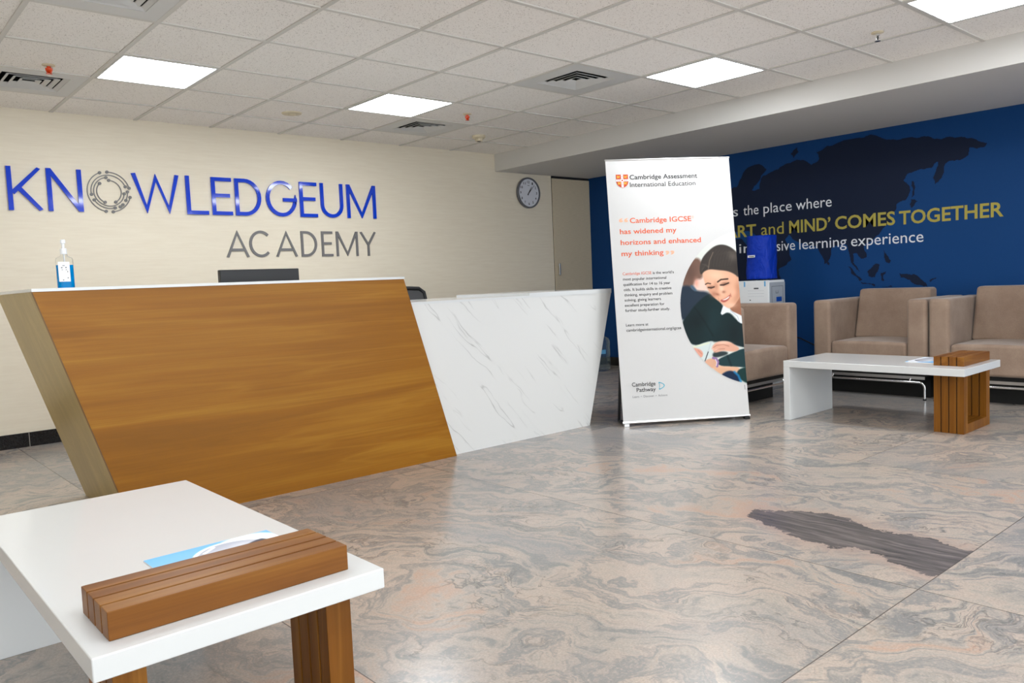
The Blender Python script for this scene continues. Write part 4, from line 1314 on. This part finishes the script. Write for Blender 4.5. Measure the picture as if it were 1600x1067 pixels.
# ------------------------------------------------------------------ armchairs
def make_armchair():
    """faces -Y; origin on the floor at the middle of the front edge"""
    W2, DP, AW = 0.4375, 0.76, 0.142
    t = thing('armchair', None, 'armchair')
    for s in (-1, 1):
        bm = new()
        xa, xb = sorted((s * W2, s * (W2 - AW)))
        box(bm, xa, xb, 0.0, DP, 0.205, 0.752)
        obj('arm', bm, M['fabric'], t, bevel=0.026, seg=4)
    bm = new(); box(bm, -W2 + AW + 0.001, W2 - AW - 0.001, 0.60, DP, 0.205, 0.745)
    obj('back_panel', bm, M['fabric'], t, bevel=0.024, seg=4)
    bm = new(); box(bm, -W2 + AW + 0.002, W2 - AW - 0.002, 0.004, 0.60, 0.207, 0.425)
    # the cushion crowns a little in the middle
    bmesh.ops.subdivide_edges(bm, edges=bm.edges[:], cuts=4, use_grid_fill=True)
    for v in bm.verts:
        if v.co.z > 0.42:
            v.co.z += 0.018 * max(0.0, math.cos(v.co.x / 0.3 * 1.45)) * min(1.0, 0.4 + v.co.y)
    obj('seat', bm, M['fabric'], t, bevel=0.026, seg=4)
    bm = new()
    xa = W2 - AW - 0.004
    hexa(bm, [(-xa, 0.405, 0.425), (xa, 0.405, 0.425), (xa, 0.60, 0.425), (-xa, 0.60, 0.425),
              (-xa + 0.012, 0.485, 0.823), (xa - 0.012, 0.485, 0.823), (xa - 0.012, 0.625, 0.823), (-xa + 0.012, 0.625, 0.823)])
    obj('back_cushion', bm, M['fabric'], t, bevel=0.022, seg=4)
    bm = new(); box(bm, -W2 + 0.05, W2 - 0.05, 0.20, 0.66, 0.0, 0.175)
    obj('plinth', bm, M['rubber'], t)
    bm = new(); box(bm, -W2 + 0.02, W2 - 0.02, 0.05, 0.72, 0.175, 0.205)
    obj('under_panel', bm, M['rubber'], t)
    for y in (0.055, 0.69):
        bm = new(); box(bm, -W2 + 0.035, W2 - 0.035, y, y + 0.006, 0.152, 0.192)
        obj('cross_bar', bm, M['alu'], t)
        bm = new()
        rr_, xx = 0.04, W2 - 0.030
        pts = [(-xx, y - 0.012, 0.006)] + [(-xx + rr_ + rr_ * math.cos(q), y - 0.012, 0.132 - rr_ + rr_ * math.sin(q)) for q in [math.pi - k * math.pi / 12 for k in range(7)]]
        pts += [(-p_[0], p_[1], p_[2]) for p_ in pts[::-1]]
        tube(bm, pts, 0.0085, 10)
        fr = obj('leg_frame', bm, M['chrome'], t, smooth=True)
        for s in (-1, 1):
            bm = new(); lathe(bm, [(0.0, 0.0), (0.012, 0.0), (0.012, 0.012), (0.0, 0.012)], 14, (s * xx, y - 0.012, 0))
            obj('foot', bm, M['rubber'], fr)
            bm = new(); tube(bm, [(s * 0.30, y - 0.012, 0.132), (s * 0.30, y + 0.003, 0.160)], 0.006, 8)
            obj('bolt', bm, M['chrome'], fr)
    return t
ac = make_armchair()
spots = [((5.338, 3.20, 0), 0.0, 'taupe armchair partly hidden behind the standing banner, beside the water dispenser'),
         ((6.080, 2.8025, 0), R(-90), 'taupe armchair against the blue wall, directly behind the far coffee table'),
         ((6.080, 1.9145, 0), R(-90), 'taupe armchair against the blue wall, cut by the right edge of the photo')]
for k, (loc, rz, lb) in enumerate(spots):
    o = ac if k == 0 else copy_tree(ac)
    o.location = loc
    o.rotation_euler = (0, 0, rz)
    tag(o, lb, 'armchair', 'taupe armchairs')

# ------------------------------------------------------------------ water dispenser and jugs
wd_ = thing('water_dispenser', 'white water dispenser behind the armchair at the blue wall', 'dispenser', (6.425, 3.915, 0))
bm = new(); box(bm, -0.13, 0.13, -0.16, 0.16, 0.0, 0.925)
body_ = obj('cabinet', bm, M['white_plastic'], wd_, bevel=0.008, seg=3)
bm = new(); box(bm, -0.128, 0.128, -0.1635, -0.1605, 0.02, 0.905)
sp = obj('side_panel', bm, M['grey_plastic'], wd_, bevel=0.003)
bm = new()
for x in (-0.095, 0.092):
    box(bm, x, x + 0.003, -0.1645, -0.1633, 0.45, 0.87)
box(bm, -0.095, 0.095, -0.1645, -0.1633, 0.868, 0.871)
for x0, x1, z0, z1 in ((-0.028, 0.012, 0.806, 0.810), (-0.028, -0.024, 0.806, 0.830), (0.008, 0.012, 0.806, 0.830)):
    box(bm, x0, x1, -0.1645, -0.1633, z0, z1)
obj('panel_groove', bm, M['dark_line'], sp)
bm = new(); box(bm, -0.02, 0.065, -0.166, -0.1633, 0.735, 0.775)
obj('blue_badge', bm, M['blue_plastic'], sp)
bm = new(); box(bm, -0.1325, -0.1295, -0.15, 0.15, 0.40, 0.90)
fp = obj('front_panel', bm, M['white_plastic'], wd_, bevel=0.002)
bm = new(); box(bm, -0.1340, -0.1325, -0.058, -0.012, 0.850, 0.862)
obj('maker_badge', bm, M['dark_line'], fp)
bm = new()
for z in (0.835, 0.81, 0.785):
    box(bm, -0.1332, -0.1325, -0.11, 0.05, z, z + 0.0015)
obj('moulded_line', bm, M['grey_plastic'], fp)
bm = new(); box(bm, -0.1345, -0.1325, 0.022, 0.032, 0.748, 0.757)
obj('indicator', bm, M['black_plastic'], fp)
bm = new()
for y in (-0.128, 0.075):
    box(bm, -0.1335, -0.1326, y, y + 0.014, 0.872, 0.918)
obj('blue_tape', bm, M['tape_blue'], wd_)
for y in (-0.05, 0.05):
    bm = new(); tube(bm, [(-0.132, y, 0.62), (-0.165, y, 0.62), (-0.172, y, 0.60)], 0.011, 8)
    obj('tap', bm, M['blue_plastic'] if y > 0 else M['red_glass'], wd_)

jc = thing('covered_water_jug', 'blue cloth cover over the water jug on the dispenser', 'jug', (6.425, 3.900, 0.925))
bm = new()
random.seed(3)
seg = 48
rows = 22
vv = []
for r_ in range(rows + 1):
    z = 0.012 + 0.385 * r_ / rows
    ring_ = []
    for k in range(seg):
        a = 2 * math.pi * k / seg
        f_ = 1.0 + 0.025 * math.sin(3 * a + z * 14) + 0.018 * math.sin(7 * a - z * 26 + 1.0) + 0.012 * math.sin(11 * a + z * 40)
        rad = 0.122 * f_ * (1.0 - 0.05 * r_ / rows)
        c_, s_ = math.cos(a), math.sin(a)
        ring_.append(bm.verts.new((rad * math.copysign(abs(c_) ** 0.75, c_), rad * math.copysign(abs(s_) ** 0.75, s_), z)))
    vv.append(ring_)
for a, b in zip(vv, vv[1:]):
    for k in range(seg):
        bm.faces.new((a[k], a[(k + 1) % seg], b[(k + 1) % seg], b[k]))
bm.faces.new(vv[0][::-1])
top = bm.verts.new((0, 0, 0.403))
for k in range(seg):
    bm.faces.new((vv[-1][k], vv[-1][(k + 1) % seg], top))
cover = obj('cloth_cover', bm, M['bag'], jc)
for p_ in cover.data.polygons: p_.use_smooth = True
bm = new(); box(bm, -0.1335, -0.128, -0.012, 0.058, 0.205, 0.226)
lb_ = obj('white_tag', bm, M['white_plastic'], cover)
bm = new(); box(bm, -0.1341, -0.1335, -0.004, 0.046, 0.211, 0.219)
obj('tag_print', bm, M['ink_grey'], lb_)
bm = new(); lathe(bm, [(0.0, -0.0), (0.045, 0.0), (0.05, 0.015), (0.0, 0.015)], 24)
obj('jug_neck', bm, M['jug_plastic'], jc)

jg = thing('water_jug', 'clear plastic water jug on the floor between desk and banner', 'jug', (6.43, 5.93, 0))
bm = new()
lathe(bm, [(0.0, 0.0), (0.105, 0.0), (0.132, 0.018), (0.135, 0.05), (0.135, 0.135), (0.128, 0.150), (0.135, 0.165), (0.135, 0.245), (0.128, 0.260), (0.135, 0.275), (0.135, 0.315), (0.118, 0.355), (0.06, 0.385), (0.029, 0.395), (0.029, 0.435)], 40)
obj('jug_body', bm, M['jug_plastic'], jg, smooth=True)
bm = new(); lathe(bm, [(0.0, 0.4355), (0.032, 0.4355), (0.032, 0.448), (0.0, 0.448)], 24)
obj('cap', bm, M['blue_plastic'], jg)
bm = new()
pts = arc(0, 0, 0.1362, R(200), R(262), 12)
A1 = [bm.verts.new((x, y, 0.19)) for x, y in pts]; A2 = [bm.verts.new((x, y, 0.235)) for x, y in pts]
for k in range(12): bm.faces.new((A1[k], A1[k + 1], A2[k + 1], A2[k]))
obj('paper_label', bm, M['tape_blue'], jg)

# power cord hanging along the blue wall between the armchairs
bm = new()
tube(bm, [(XR - 0.006, 3.95, 0.40), (XR - 0.006, 3.80, 0.37), (XR - 0.006, 3.66, 0.31), (XR - 0.006, 3.55, 0.24), (XR - 0.008, 3.42, 0.14), (XR - 0.02, 3.35, 0.105)], 0.005, 8)
tag(obj('power_cord', bm, M['rubber']), 'thin black cord hanging low on the blue wall between armchairs', 'cord')
